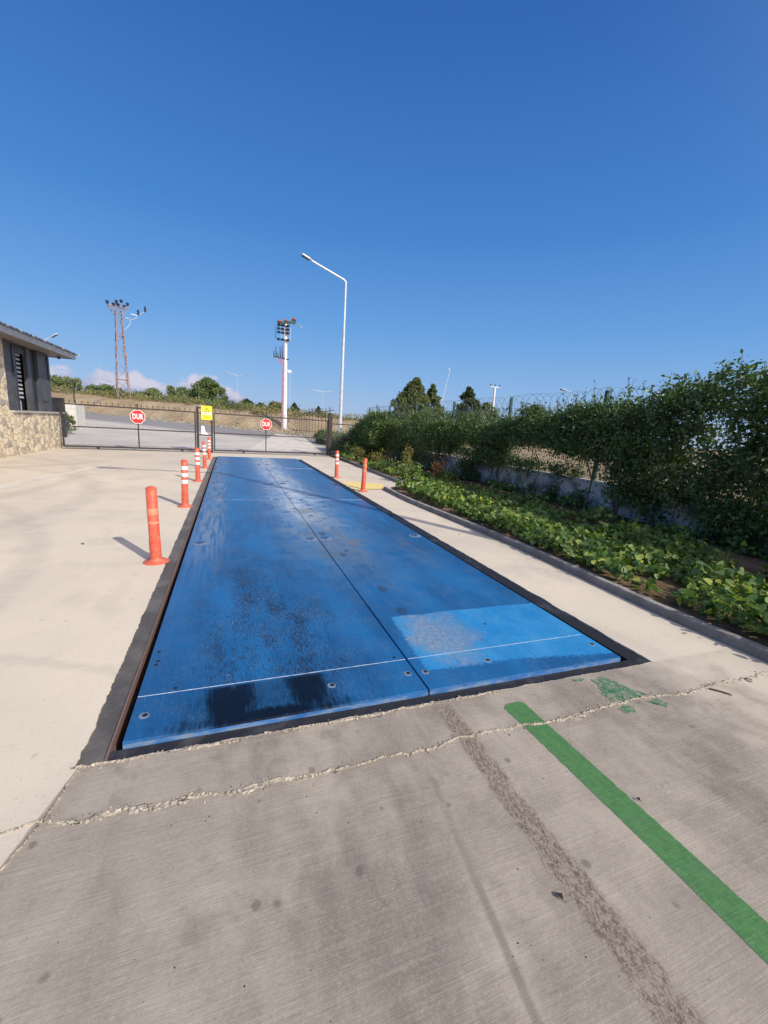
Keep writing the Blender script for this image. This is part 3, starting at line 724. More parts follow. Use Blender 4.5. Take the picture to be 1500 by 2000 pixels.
weld(line(1.75, 5.99, 2.95, 5.99, 30), .006); weld(line(.25, 5.99, 1.2, 5.99, 20), .0025); weld(line(2.1, 11.6, 2.95, 11.6, 20), .006)
def bolt(x, y, r=.026):
    o = MB().lathe([(r*1.35, .0196), (r*1.25, .0213), (r, .0213), (r*.98, .0205)], (x, y, 0), 18); a = wpart(o, 'bolt_recess', M_dust)
    p = MB().lathe([(r*.72, .0206), (r*.72, .0225), (r*.3, .0225)], (x+.004, y+.003, 0), 12)
    q = p.build('bolt', M_hole, None); q.parent = a
for x, y in ((.065, .14), (.99, .15), (1.455, .15), (1.565, .14), (2.02, .16), (2.90, .16)): bolt(x, y, .018)
for x, y in ((.055, .64), (.050, .60), (.18, .335), (.045, .75), (1.44, .34), (2.3, .62), (2.93, .9)):
    wpart(MB().lathe([(.012, .0203), (.009, .0212), (.004, .0212)], (x, y, 0), 10), 'bolt', M_hole)
def lug(x, y):
    base = wpart(MB().lathe([(.085, .0203), (.06, .023), (.02, .0232)], (x, y, 0), 16), 'lifting_point', M_dust)
    for dx_, dy_ in ((-.035, 0), (.03, .02), (.0, -.035)):
        p = MB().lathe([(.019, .022), (.019, .036), (.012, .040), (.006, .040)], (x+dx_, y+dy_, 0), 6)
        p.build('bolt', M_bolt, None).parent = base
    p = MB().bar((x-.035, y, .034), (x+.03, y+.02, .034), .012, .010); p.build('clamp_bar', M_bolt, None).parent = base
for x, y in ((.13, 3.18), (1.41, 3.2), (1.60, 3.21), (2.86, 3.21), (1.37, 8.09), (1.62, 8.11), (2.87, 8.05), (.14, 8.05), (.14, 12.6), (1.37, 12.6), (1.62, 12.6), (2.87, 12.6)): lug(x, y)

# ------------------------------------------------------------------ bollards
def ring(z0, z1, r=.0505):
    return MB().lathe([(r, z0), (r+.0008, z0+.002), (r+.0008, z1-.002), (r, z1)], n=24)
def bollard(x, y, label, bands, bandm, lean=(0, 0), hgt=.75):
    t = thing('flexible_bollard', label, 'bollard', (x, y, 0), random.uniform(0, 6), 'orange flexible bollards beside the weighbridge')
    t.rotation_euler = (R(lean[0]), R(lean[1]), 0)
    MB().lathe([(.120, 0), (.120, .005), (.110, .012), (.07, .020), (.062, .026), (.056, .04)], n=28).build('base', M_orange, t, True)
    pr = [(.052, .03)]; z = .05
    while z < .24: pr += [(.0535, z), (.0535, z+.010), (.0475, z+.014), (.0475, z+.018)]; z += .022
    pr += [(.049, .26), (.049, hgt-.03), (.044, hgt-.022), (.044, hgt-.018), (.050, hgt-.014), (.050, hgt-.002), (.045, hgt+.002), (.03, hgt+.003)]
    MB().lathe(pr, n=28).build('post', M_orange, t, True)
    for z0, z1 in bands: ring(z0, z1).build('reflective_band', bandm, t, True)
    MB().lathe([(.03, hgt+.003), (.03, hgt+.012), (.02, hgt+.014)], n=16).build('cap', M_orange, t, True)
    for k in range(3):
        a = k*2.09+.4; MB().lathe([(.012, .012), (.012, .022), (.006, .024)], (.09*math.cos(a), .09*math.sin(a), 0), 8).build('anchor_bolt', M_orange, t)
B3 = [(.60, .66), (.49, .55), (.38, .44)]
BY = [(.64, .655), (.52, .53), (.395, .405)]
bollard(-.24, 2.62, 'bare orange bollard without white bands, the nearest on the left side', [(.485, .55), (.395, .42)], M_orange2, (0, -1.2))
bollard(-.235, 5.50, 'white banded orange bollard, second from the camera on the left side', B3, M_band, (0, .6))
bollard(-.235, 8.50, 'white banded orange bollard, third from the camera on the left side', B3, M_band, (0, -.5))
bollard(-.235, 11.32, 'white banded orange bollard, fourth from the camera on the left side', B3, M_band, (0, -1))
bollard(-.235, 14.17, 'white banded orange bollard nearest the gate on the left side', B3, M_band)
bollard(3.27, 9.61, 'white banded orange bollard right of the deck near the gate', B3, M_band)
bollard(3.32, 7.20, 'orange bollard with worn yellowed bands standing by the yellow painted patch', [(.56, .62), (.44, .49)], M_bandy, (0, 1.5))

# ------------------------------------------------------------------ guard house
GH = thing('guard_house', 'stone and dark grey guard house with overhanging tiled roof at the left edge', 'guard house', (-7.5, 13, 0))
def gpart(b, name, m, parent=None, smooth=False):
    o = b.build(name, m, None, smooth)
    if parent: o.parent = parent; return o
    o.parent = GH; o.matrix_parent_inverse = Matrix.Translation(-Vector(GH.location)); return o
WX = -5.55
gpart(MB().box((-9.6, 6, 0), (WX+.10, 17.35, 1.245)), 'stone_plinth', M_stone)
gpart(MB().box((-9.6, 6, 1.245), (WX+.04, 13.45, 3.26)), 'stone_wall', M_stone)
gpart(MB().box((WX-.25, 13.45, 1.247), (WX+.16, 17.45, 1.30)), 'sill', M_sill)
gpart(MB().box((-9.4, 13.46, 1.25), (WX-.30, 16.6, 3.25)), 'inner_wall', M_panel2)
for y0, y1, dx_ in ((13.46, 14.15, 0), (15.85, 16.80, 0.0)):
    gpart(MB().box((WX-.12, y0, 1.301), (WX+dx_, y1, 3.255)), 'window_panel', M_panel)
gpart(MB().box((WX-.14, 14.151, 1.301), (WX-.05, 14.42, 3.25)), 'window_frame', M_panel2)
gpart(MB().box((WX-.14, 15.12, 1.301), (WX-.03, 15.36, 3.25)), 'window_frame', M_panel)
gpart(MB().box((WX-.14, 15.361, 1.301), (WX-.09, 15.849, 3.25)), 'window_frame', M_panel2)
gpart(MB().box((WX-.14, 14.421, 3.02), (WX-.06, 15.119, 3.25)), 'window_frame', M_panel2)
gpart(MB().box((WX+.001, 14.02, 2.3), (WX+.03, 14.11, 3.2)), 'downpipe', M_panel2)
gpart(MB().box((WX+.001, 16.62, 2.35), (WX+.03, 16.75, 3.2)), 'downpipe', M_panel2)
b = MB()
for i in range(11):
    z = 1.68+i*.128; b.box((WX-.24, 14.43, z), (WX-.20, 15.11, z+.062))
gpart(b, 'window_blind', M_slat)
gpart(MB().box((WX-.29, 14.43, 1.31), (WX-.27, 15.1, 1.62)), 'pale_paper', M_slat)
gpart(MB().box((WX+.0012, 16.05, 1.62), (WX+.02, 16.5, 1.66)), 'handle', M_panel2)
# far end wall of dark panel
gpart(MB().box((-9.4, 16.72, 1.301), (WX-.121, 16.80, 3.25)), 'window_panel', M_panel)
EX, EY, EZ = -4.93, 17.55, 3.27
gpart(MB().box((-10.2, 5.0, EZ), (EX-.045, EY-.045, EZ+.03)), 'soffit', M_soffit)
b = MB().box((EX-.044, 5.0, EZ-.02), (EX, EY, EZ+.16)); b.box((-10.2, EY-.044, EZ-.02), (EX-.045, EY, EZ+.16)); fas = gpart(b, 'fascia', M_fascia)
def roofz(x, y):
    return EZ+.17+.36*min(EX+.03-x, EY+.03-y)
b = MB(); ny, nxr = 170, 28
for j in range(ny+1):
    y = 5.0+(EY+.04-5.0)*j/ny
    for i in range(nxr+1):
        x = EX+.04-i*.19
        z = roofz(x, y)+.030*abs(math.sin(y*math.pi/.30))+(.02 if i % 2 else 0)
        b.v.append((x, y, max(z, EZ+.165)))
for j in range(ny):
    for i in range(nxr): b.f.append((j*(nxr+1)+i, j*(nxr+1)+i+1, (j+1)*(nxr+1)+i+1, (j+1)*(nxr+1)+i))
gpart(b, 'tiled_roof', M_tile)
for k in range(16):
    y = 5.2+k*.80; gpart(MB().box((EX-.10, y, EZ+.162), (EX+.012, y+.62, EZ+.20)), 'eave_tile', M_tile)
for k in range(16):
    y = 5.2+k*.80; gpart(MB().box((EX-.06, y+.621, EZ+.163), (EX+.018, y+.78, EZ+.205+.01*(k % 2))), 'eave_highlight', M_tilehi)  # bright highlights between the tile ends, put in as pale blocks
gpart(MB().lathe([(.02, 0), (.05, .02), (.05, .09), (.02, .1)], (EX-.35, 16.95, EZ-.11), 12), 'ceiling_lamp', M_panel)

# ------------------------------------------------------------------ gates
GA = Vector((-5.33, 16.72, 0)); GB = Vector((4.87, 17.85, 0)); gd = (GB-GA).normalized()
def gp(t, z, off=0.0):      # t metres along the gate line
    q = GA+gd*t+Vector((-gd.y, gd.x, 0))*off; return (q.x, q.y, z)
GL = (GB-GA).length
def near(px):      # gate-line coordinate under photo column px
    best = min((abs(((Vector(gp(t*.01, 1))-CAM).dot(rt)/(Vector(gp(t*.01, 1))-CAM).dot(fw))*FPX+750-px), t*.01) for t in range(-20, 1300)); return best[1]
tm1, tm2 = near(386), near(414)
def gate_leaf(label, a, b, mid, group='sliding gate leaves'):
    g_ = thing('sliding_gate', label, 'gate', gp((a+b)/2, 0), 0, None)
    inv = Matrix.Translation(-Vector(g_.location))
    def pp(bb, nm, m, sm=False):
        o = bb.build(nm, m, None, sm); o.parent = g_; o.matrix_parent_inverse = inv; return o
    f = MB()
    f.bar(gp(a, 1.62), gp(b, 1.62), .05, .05); f.bar(gp(a, .82), gp(b, .82), .04, .045); f.bar(gp(a, .10), gp(b, .10), .05, .06)
    f.bar(gp(a+.03, .13), gp(a+.03, 1.595), .05, .05); f.bar(gp(b-.03, .13), gp(b-.03, 1.595), .05, .05)
    pp(f, 'gate_frame', M_gate)
    pp(MB().bar(gp(mid, .13), gp(mid, 1.78), .04, .04), 'gate_upright', M_gate)
    w = MB(); t = a+.08
    while t < b-.05: w.bar(gp(t, .13), gp(t, 1.6), .0023); t += .09
    z = .19
    while z < 1.6: w.bar(gp(a+.05, z), gp(b-.05, z), .0023); z += .09
    pp(w, 'wire_mesh', M_wire)
    s = MB(); t = a+.1
    while t < b:
        s.bar(gp(t, 1.645), gp(t, 1.70), .014); c = gp(t, 1.715)
        s.lathe([(.004, -.02), (.020, 0), (.012, .02), (.002, .05)], c, 6); t += .19
    pp(s, 'finials', M_gate)
    for t in (a+(b-a)*.24, a+(b-a)*.88):
        pp(MB().prism([(-.07, .07), (.07, .07), (.03, -.03), (-.03, -.03)], -.03, .03, Matrix.Translation(gp(t, .035)) @ Matrix.Rotation(R(90), 4, 'X')), 'roller', M_gate)
    return g_
tdl, tdr = near(270), near(519.5)
gate_leaf('dark iron sliding gate leaf between the guard house and the twin posts', .02, tm1-.06, tdl)
gate_leaf('dark iron sliding gate leaf between the twin posts and the thick right post', tm2+.06, GL-.10, tdr)
o = MB().bar(gp(0, .012), gp(GL, .012), .05, .02).build('gate_track', M_gate); tag(o, 'thin steel floor rail under the sliding gates', 'gate rail')
pg = 'gate posts'
gpst = thing('gate_post', 'pair of dark iron posts joined by crossbars between the two gate leaves', 'gate post', gp((tm1+tm2)/2, 0))
inv = Matrix.Translation(-Vector(gpst.location))
for nm, bb in (('post', MB().bar(gp(tm1, 0), gp(tm1, 1.86), .09, .09)), ('post', MB().bar(gp(tm2, 0), gp(tm2, 1.80), .07, .07)),
               ('crossbar', MB().bar(gp(tm1+.046, 1.81), gp(tm2-.036, 1.81), .05, .05)), ('crossbar', MB().bar(gp(tm1+.046, 1.60), gp(tm2-.036, 1.60), .04, .04)), ('crossbar', MB().bar(gp(tm1+.046, .72), gp(tm2-.036, .72), .05, .05)), ('base_rail', MB().bar(gp(tm1+.046, .05), gp(tm2-.036, .05), .05, .05))):
    o = bb.build(nm, M_gate); o.parent = gpst; o.matrix_parent_inverse = inv
w = MB(); t = tm1+.1
while t < tm2-.05: w.bar(gp(t, .08), gp(t, 1.6), .0023); t += .09
z = .15
while z < 1.6:
    w.bar(gp(tm1+.05, z), gp(tm2-.04, z), .0023); z += .09
o = w.build('wire_mesh', M_wire); o.parent = gpst; o.matrix_parent_inverse = inv
# white cover between the posts
tc_ = (tm1+tm2)/2-.04
o = MB().prism([(-.10, 0), (.17, 0), (.15, .035), (.06, .10), (.03, .22), (.02, .34), (-.09, .34)], -.07, .07, Matrix.Translation(gp(tc_, .746, -.02)) @ Matrix.Rotation(math.atan2(gd.y, gd.x), 4, 'Z') @ Matrix.Rotation(R(90), 4, 'X')).build('gate_motor_cover', M_signw)
tag(o, 'small white flared cover resting on the crossbar between the twin gate posts', 'motor cover')
o = thing('gate_post', 'thick dark iron post at the right end of the gates beside the kerb', 'gate post', gp(GL, 0))
MB().box((-.085, -.085, 0), (.085, .085, 1.95)).build('post', M_gate, o); MB().box((-.10, -.10, 1.951), (.10, .10, 1.975)).build('post_cap', M_gate, o)
o.rotation_euler.z = math.atan2(gd.y, gd.x)
# ----- stop signs
def textmesh(s, size, name, m, depth=.002, bold=.02):
    cu = bpy.data.curves.new(name+'_c', 'FONT'); cu.body = s; cu.size = size; cu.extrude = depth; cu.offset = bold; cu.space_character = 1.10; cu.align_x = 'CENTER'; cu.align_y = 'CENTER'
    ob = bpy.data.objects.new('tmp', cu); COL.objects.link(ob); bpy.context.view_layer.update()
    me = bpy.data.meshes.new_from_object(ob.evaluated_get(bpy.context.evaluated_depsgraph_get())); bpy.data.objects.remove(ob)
    me.name = name; me.materials.clear(); me.materials.append(m)
    o = bpy.data.objects.new(name, me); COL.objects.link(o); return o
def oct_(r): return [(r*math.cos(R(22.5+45*k)), r*math.sin(R(22.5+45*k))) for k in range(8)]
def face(loc):       # a frame at loc facing the yard, x along the gate
    e = math.atan2(gd.y, gd.x); return Matrix.Translation(loc) @ Matrix.Rotation(e, 4, 'Z') @ Matrix.Rotation(R(90), 4, 'X')
def stop_sign(t, z, r, label):
    s = thing('stop_sign', label, 'stop sign', gp(t, z, -.05), 0, 'red octagonal stop signs on the gates')
    s.matrix_world = face(gp(t, z, -.05)); s.rotation_mode = 'XYZ'
    MB().prism(oct_(r), -.004, .003).build('sign_border', M_signw, s); MB().prism(oct_(r*.93), .0032, .006).build('sign_plate', M_red, s)
    l = textmesh('DUR', r*.90, 'lettering', M_signw, .0015, r*.026); l.parent = s; l.scale = (.68, 1.12, 1); l.location = (0, 0, .009)
stop_sign(tdl, 1.30, .275, 'red octagonal DUR stop sign on the left gate leaf')
stop_sign(tdr, 1.30, .255, 'red octagonal DUR stop sign on the right gate leaf')
s = thing('warning_sign', 'yellow rectangular warning sign with a triangle hanging on the twin gate posts', 'warning sign')
s.matrix_world = face(gp(near(404.3), 1.62, -.07))
MB().box((-.205, -.275, -.003), (.205, .275, .003)).build('sign_plate', M_signy, s)
b = MB()
T = [(0, .215), (-.10, .045), (.10, .045)]
for p, q in zip(T, T[1:]+T[:1]): b.bar((p[0], p[1], .0062), (q[0], q[1], .0062), .022, .002, (0, 0, 1))
b.box((-.011, .100, .0055), (.011, .160, .0075)); b.box((-.011, .068, .0055), (.011, .086, .0075)); b.build('warning_triangle', M_signk, s)
MB().box((-.16, -.075, .0036), (.16, .025, .0052)).build('text_panel', M_signw, s)
for w_, y_ in ((.12, -.005), (.12, -.045), (.14, -.115), (.10, -.16), (.12, -.20)):
    MB().box((-w_, y_-.008, .0062), (w_, y_+.008, .0075)).build('small_print', M_signk, s)

# ------------------------------------------------------------------ wall and wire fences on the right
WLX = 7.22
b = MB(); n = 120
for j in range(n+1):
    y = -5+24*j/n
    for k, (x, z) in enumerate(((WLX, -.05), (WLX, .35), (WLX+.01, .66), (WLX+.02, .68), (WLX+.2, .68), (WLX+.2, -.05))):
        b.v.append((x+fn(y*2, z*3)*.012, y, z+(fn(y*1.5, 3)*.012 if z > .5 else 0)))
for j in range(n):
    for k in range(5): b.f.append((j*6+k, j*6+k+1, (j+1)*6+k+1, (j+1)*6+k))
b.f += [tuple(range(6)), tuple(n*6+k for k in range(6))[::-1]]
tag(b.build('boundary_wall', M_wall), 'low whitewashed wall with peeling dark stains behind the hedge', 'wall')
FE = thing('wire_fence', 'green wire mesh fence with a razor wire coil on top of the low wall', 'wire fence', (WLX+.1, 8, .68))
inv = Matrix.Translation(-Vector(FE.location))
def fp(bb, nm, m):
    o = bb.build(nm, m); o.parent = FE; o.matrix_parent_inverse = inv; return o
yy = -4.46
while yy < 19.8:
    fp(MB().box((WLX+.07, yy-.03, .5), (WLX+.13, yy+.03, 2.43)), 'post', M_gfence); yy += 3.0
w = MB(); y = -5
while y < 19.6: w.bar((WLX+.1, y, .7), (WLX+.1, y, 2.15), .004); y += .06
z = .75
while z < 2.2: w.bar((WLX+.1, -5, z), (WLX+.1, 19.6, z), .005); z += .2
fp(w, 'wire_mesh', M_gfence)
w = MB(); pts = []; n = 0; y = -5
while y < 19.6:
    a = n*2*math.pi/18; pts.append((WLX+.1+.20*math.cos(a), y, 2.27+.20*math.sin(a)+.012*math.sin(y*3))); y += .25/18; n += 1
w.tube(pts, .0035, 4, False); fp(w, 'razor_coil', M_razor)
# panel from the gate post to the wall
q = thing('fence_panel', 'short dark rail and mesh panel between the right gate post and the hedge', 'fence panel', gp(GL, 0))
inv = Matrix.Translation(-Vector(q.location)); e0, e1 = GL+.09, GL+2.35
for nm, bb in (('rail', MB().bar(gp(e0, 1.50), gp(e1, 1.50), .045)), ('rail', MB().bar(gp(e0, .82), gp(e1, .82), .04)), ('rail', MB().bar(gp(e0, .12), gp(e1, .12), .045))):
    o = bb.build(nm, M_gate); o.parent = q; o.matrix_parent_inverse = inv
w = MB(); t = e0+.05
while t < e1: w.bar(gp(t, .12), gp(t, 1.5), .006); t += .09
z = .2
while z < 1.5: w.bar(gp(e0, z), gp(e1, z), .006); z += .09
o = w.build('wire_mesh', M_wire); o.parent = q; o.matrix_parent_inverse = inv
# railing fence beyond the gate, right side of the exit road
def railing(pa, pb, hgt, step, label, m=M_gate, w_=.03):
    pa, pb = Vector(pa), Vector(pb); L = (pb-pa).length; d = (pb-pa)/L; n = int(L/step)
    q = thing('railing_fence', label, 'railing fence', pa); inv = Matrix.Translation(-Vector(q.location))
    for i in range(n+1):
        b = MB(); p = pa+d*(i*step); b.bar(p, p+Vector((0, 0, hgt)), w_); b.lathe([(.01, 0), (.035, .03), (.004, .11)], p+Vector((0, 0, hgt)), 6)
        o = b.build('upright', m); o.parent = q; o.matrix_parent_inverse = inv
    for z in (hgt-.12, .25):
        o = MB().bar(pa+Vector((0, 0, z)), pb+Vector((0, 0, z)), .035).build('rail', m); o.parent = q; o.matrix_parent_inverse = inv
    return q
p0 = at(572, 843, 38); p1 = at(650, 851, 26)
railing((p0.x, p0.y, p0.z-.1), (p1.x, p1.y, p1.z-.1), 1.75, .95, 'tall dark railing with pointed uprights right of the exit road')
p0 = at(628, 822, 60); p1 = at(704, 829, 46)
railing((p0.x, p0.y, p0.z), (p1.x, p1.y, p1.z), 1.1, .8, 'far low railing behind the tall street lamp base', M_wire, .03)

# ------------------------------------------------------------------ lamps and poles
def ztop(x, y, py):
    P = Vector((x, y, 0))-CAM; k = (1000-py)/FPX
    return (k*P.dot(fw)-P.dot(up))/(up.z-k*fw.z)
def lamp_post(base, hgt, arm, rise, label, rr=(.085, .05), double=False, group=None, back=0.0, up_r=1.0):
    t = thing('street_lamp', label, 'street lamp', base, 0, group)
    n = 10
    MB().tube([(0, 0, hgt*i/n) for i in range(n+1)], [rr[0]+(rr[1]-rr[0])*i/n for i in range(n+1)], 10).build('pole', M_galv, t, True)
    MB().box((-.16, -.16, 0), (.16, .16, .03)).build('base_plate', M_galv, t)
    for sgn in ((-1, 1) if double else (-1,)):
        tip = Vector((sgn*arm, back, hgt+rise))
        MB().tube([(0, 0, hgt-.03), (sgn*.12, back*.06, hgt+rise*.10), tip], [rr[1], rr[1]*.95, rr[1]*.75], 8).build('arm', M_galv, t, True)
        d = Vector((sgn*arm, back, rise)).normalized()
        M = Matrix.Translation(tip) @ d.to_track_quat('X', 'Z').to_matrix().to_4x4()
        h_ = MB().prism([(-.12, -.05), (.05, -.11), (.45, -.13), (.52, -.08), (.52, .08), (.45, .13), (.05, .11), (-.12, .05)], .0, .055, M).build('lamp_head', M_galv, t)
        MB().prism([(.02, -.10), (.48, -.11), (.48, .11), (.02, .10)], -.05, -.001, M).build('lamp_glass', M_insul, t)
    return t
pb_ = at(663, 864, 26.3); pt_ = at(675, 549, 26.3)
lamp_post((pb_.x, pb_.y, H(pb_.x, pb_.y)-.05), ztop(pb_.x, pb_.y, 550)-H(pb_.x, pb_.y)+.05, 2.15, .72, 'tall pale grey street lamp with one angled arm beyond the gate', (.12, .06), back=-.2)
lamp_post((7.55, -3.55, .1), 10.3, 1.75, .85, 'street lamp outside the right edge whose long thin shadow crosses the blue deck', (.11, .06), back=-.5)
for (px, pyt, d, arm, lab, dbl) in ((463, 733, 62, 1.25, 'distant double arm street lamp right of the big round tree', True), (630, 765, 85, 2.1, 'faint distant double arm street lamp between the white pole and tall lamp', True),
                          (567, 724, 55, .5, 'thin distant post lamp just right of the white power pole', False)):
    p = at(px, pyt, d); g0 = H(p.x, p.y); lamp_post((p.x, p.y, g0-.1), p.z-g0+.1, arm, .22, lab, (.035, .024), dbl)
p = at(87, 666, 34); lamp_post((p.x, p.y, H(p.x, p.y)), p.z-H(p.x, p.y), -.5, .35, 'street lamp whose head just clears the guard house roof', (.05, .04))
p = at(1115, 765, 34); g0 = H(p.x, p.y); lamp_post((p.x, p.y, g0), p.z-g0, .55, .05, 'small lamp arm showing just above the razor wire', (.035, .025))
# thin dark post behind the pale wall block
p = at(145, 778, 30); tag(MB().tube([(p.x, p.y, H(p.x, p.y)), (p.x, p.y, at(142, 740, 30).z)], .045, 8).build('iron_post', M_gate), 'thin dark post standing behind the pale wall block near the guard house', 'post')
# tilted thin mast
a, b_ = at(853, 790, 48), at(879, 722, 48)
q = thing('leaning_mast', 'thin leaning mast rising from behind the pine', 'mast', a); MB().tube([(0, 0, -3), b_-a], [.06, .03], 6).build('mast', M_galv, q); MB().bar(b_-a, b_-a+Vector((-.25, 0, .1)), .05).build('mast_tip', M_galv, q)
# small utility pole with crossarm
a = at(967, 755, 55); g0 = .4
q = thing('utility_pole', 'white utility pole with a crossarm and three insulators above the hedge', 'utility pole', (a.x, a.y, g0))
hh = a.z-g0; MB().tube([(0, 0, 0), (0, 0, hh)], [.20, .14], 10).build('pole', M_white, q); MB().bar((-.75, 0, hh-.05), (.75, 0, hh-.05), .10).build('crossarm', M_galv, q)
for k in (-.7, 0, .7): MB().lathe([(.03, 0), (.08, .08), (.05, .12), (.09, .2), (.04, .28)], (k, 0, hh), 8).build('insulator', M_insul, q)

# power pole with switchgear
a = at(555.5, 839.5, 37); tp = at(558.5, 632, 37)
hh = ztop(a.x, a.y, 632)-a.z
q = thing('power_pole', 'white power pole carrying switchgear, dark insulators and three red brown tops', 'power pole', a, 0)
MB().tube([(0, 0, 0), (0, 0, hh*.5), (0, 0, hh)], [.21, .17, .12], 12).build('pole', M_white, q, True)
mpp = 37/FPX       # metres per photo pixel at the pole
def pz(py): return ztop(a.x, a.y, py)-a.z
def pxx(px): return (px-557.5)*mpp*.95
for (px, py) in ((545, 627), (558.5, 624), (573, 619)):
    z = pz(py+5); x = pxx(px)
    MB().lathe([(.07, -.30), (.09, -.12), (.14, 0)], (x, 0, z), 10).build('insulator', M_insul, q); MB().lathe([(.15, .001), (.22, .07), (.15, .16), (.08, .22), (.04, .26)], (x, 0, z), 10).build('insulator_top', M_insulr, q)
MB().bar((pxx(543), 0, pz(633)), (pxx(576), -.1, pz(627)), .16, .22).build('crossarm', M_gfence, q)
for i, py in enumerate((637, 644, 651, 664.5)):
    MB().bar((pxx(541), -.15, pz(py+1)), (pxx(563), -.15, pz(py)), .07, .07).build('crossarm', M_insul, q)
    for px in (543, 551, 561):
        MB().lathe([(.08, -.11), (.15, -.08), (.09, -.03), (.15, .02), (.08, .07)], (pxx(px), -.22, pz(py)), 8).build('insulator', M_insul, q)
for px, m in ((538, M_insul), (566, M_galv), (549, M_galv), (554, M_galv)):
    MB().tube([(pxx(px), -.2, pz(640)), (pxx(px), -.2, pz(665))], .025, 5).build('conductor', m, q)
MB().bar((pxx(534.5), -.1, pz(699)), (pxx(564), -.1, pz(702)), .09, .09).build('crossarm', M_gate, q)
for px, top in ((535.5, 688), (539.5, 680), (543.5, 690), (547.5, 678), (551.5, 676)):
    MB().tube([(pxx(px), -.1, pz(700)), (pxx(px)-.05, -.1, pz(top))], [.05, .025], 6).build('surge_rod', M_insul, q)
for px in (537, 545, 551):
    MB().tube([(pxx(px), -.1, pz(701)), (pxx(552.5), -.22, pz(715)), (pxx(552.5), -.25, pz(722))], .028, 5).build('cable', M_pinkc, q)
MB().tube([(-.22, -.20, pz(720)), (-.25, -.24, pz(760)), (-.27, -.26, pz(838))], [.035, .04, .045], 7).build('cable', M_pinkc, q)
MB().bar((.1, -.1, pz(725)), (pxx(569), -.1, pz(726)), .04, .16).build('lamp_bracket', M_galv, q)
MB().bar((pxx(563), -.1, pz(726)), (pxx(569), -.1, pz(724)), .12, .18).build('small_lamp', M_white, q)
for i in range(3): MB().tube([(pxx(566)+i*.3, -.1, pz(629)), (pxx(572)+i*.35, -.4, pz(634+i)), (pxx(582), -1.0, pz(637+2*i))], .02, 4).build('wire', M_galv, q)

# lattice tower
a = at(243, 809, 44); hh = ztop(a.x, a.y, 601)-a.z
q = thing('lattice_tower', 'rusty lattice power tower with dark insulators on its head', 'lattice tower', (a.x, a.y, a.z), R(20))
def wd(z): return 1.0-.62*(z/hh)
cor = ((-1, -1), (1, -1), (1, 1), (-1, 1))
for sx, sy in cor:
    b = MB(); b.bar((sx*wd(0)*.62, sy*wd(0)*.62, -.3), (sx*wd(hh)*.62, sy*wd(hh)*.62, hh), .075, .075); b.build('leg', M_lat, q)
b = MB(); z = .0; k = 0
while z < hh-.3:
    st = max(.55, 1.25*wd(z)); z2 = min(hh, z+st)
    for i in range(4):
        c1, c2 = cor[i], cor[(i+1) % 4]
        if k % 2: c1, c2 = c2, c1
        b.bar((c1[0]*wd(z)*.62, c1[1]*wd(z)*.62, z), (c2[0]*wd(z2)*.62, c2[1]*wd(z2)*.62, z2), .04)
        if k % 5 == 3: b.bar((c1[0]*wd(z)*.62, c1[1]*wd(z)*.62, z), (c2[0]*wd(z)*.62, c2[1]*wd(z)*.62, z), .06)
    z = z2; k += 1
b.build('bracing', M_lat, q)
b = MB()
for sy in (-.3, .3):
    b.bar((-.85, sy, hh+.05), (.85, sy, hh+.05), .07)
    for s_ in (-1, 1): b.bar((s_*.25, sy, hh-.75), (s_*.85, sy, hh+.02), .055)
b.bar((-.85, -.3, hh+.05), (-.85, .3, hh+.05), .06); b.bar((.85, -.3, hh+.05), (.85, .3, hh+.05), .06)
for s_ in (-1, 1): b.bar((0, s_*.3, hh+.05), (0, s_*1.0, hh+.2), .08)
b.build('crossarm', M_lat, q)
for x, y, z in ((-.95, -.3, .22), (-.42, -.3, .12), (0, .3, .28), (.25, -.3, .55), (.5, -.2, .12), (.88, .3, .50), (0, .8, .65)):
    MB().bar((x, y, hh+.05), (x, y, hh+z-.05), .05).build('insulator_pin', M_lat, q)
    MB().lathe([(.07, -.10), (.13, -.04), (.10, .02), (.16, .08), (.16, .17), (.07, .22)], (x, y, hh+z), 8).build('insulator', M_insul, q)
MB().tube([(.5, 0, hh-2.0), (.95, 0, hh-1.4), (1.0, 0, hh-.9), (.6, 0, hh-.75)], .028, 6).build('cable', M_galv, q)
MB().tube([(.6, 0, hh-.85), (1.2, 0, hh-.9), (1.6, 0, hh-.6), (1.7, 0, hh-.4), (1.1, 0, hh-.35)], .028, 6).build('cable', M_galv, q)
MB().tube([(1.7, 0, hh-.4), (2.35, 0, hh+.1)], .022, 6).build('cable', M_galv, q)
for x, z in ((1.75, -.1), (2.4, .35)): MB().lathe([(.05, -.3), (.12, -.1), (.08, 0), (.12, .12), (.04, .3)], (x, 0, hh+z), 8).build('insulator', M_insul, q)

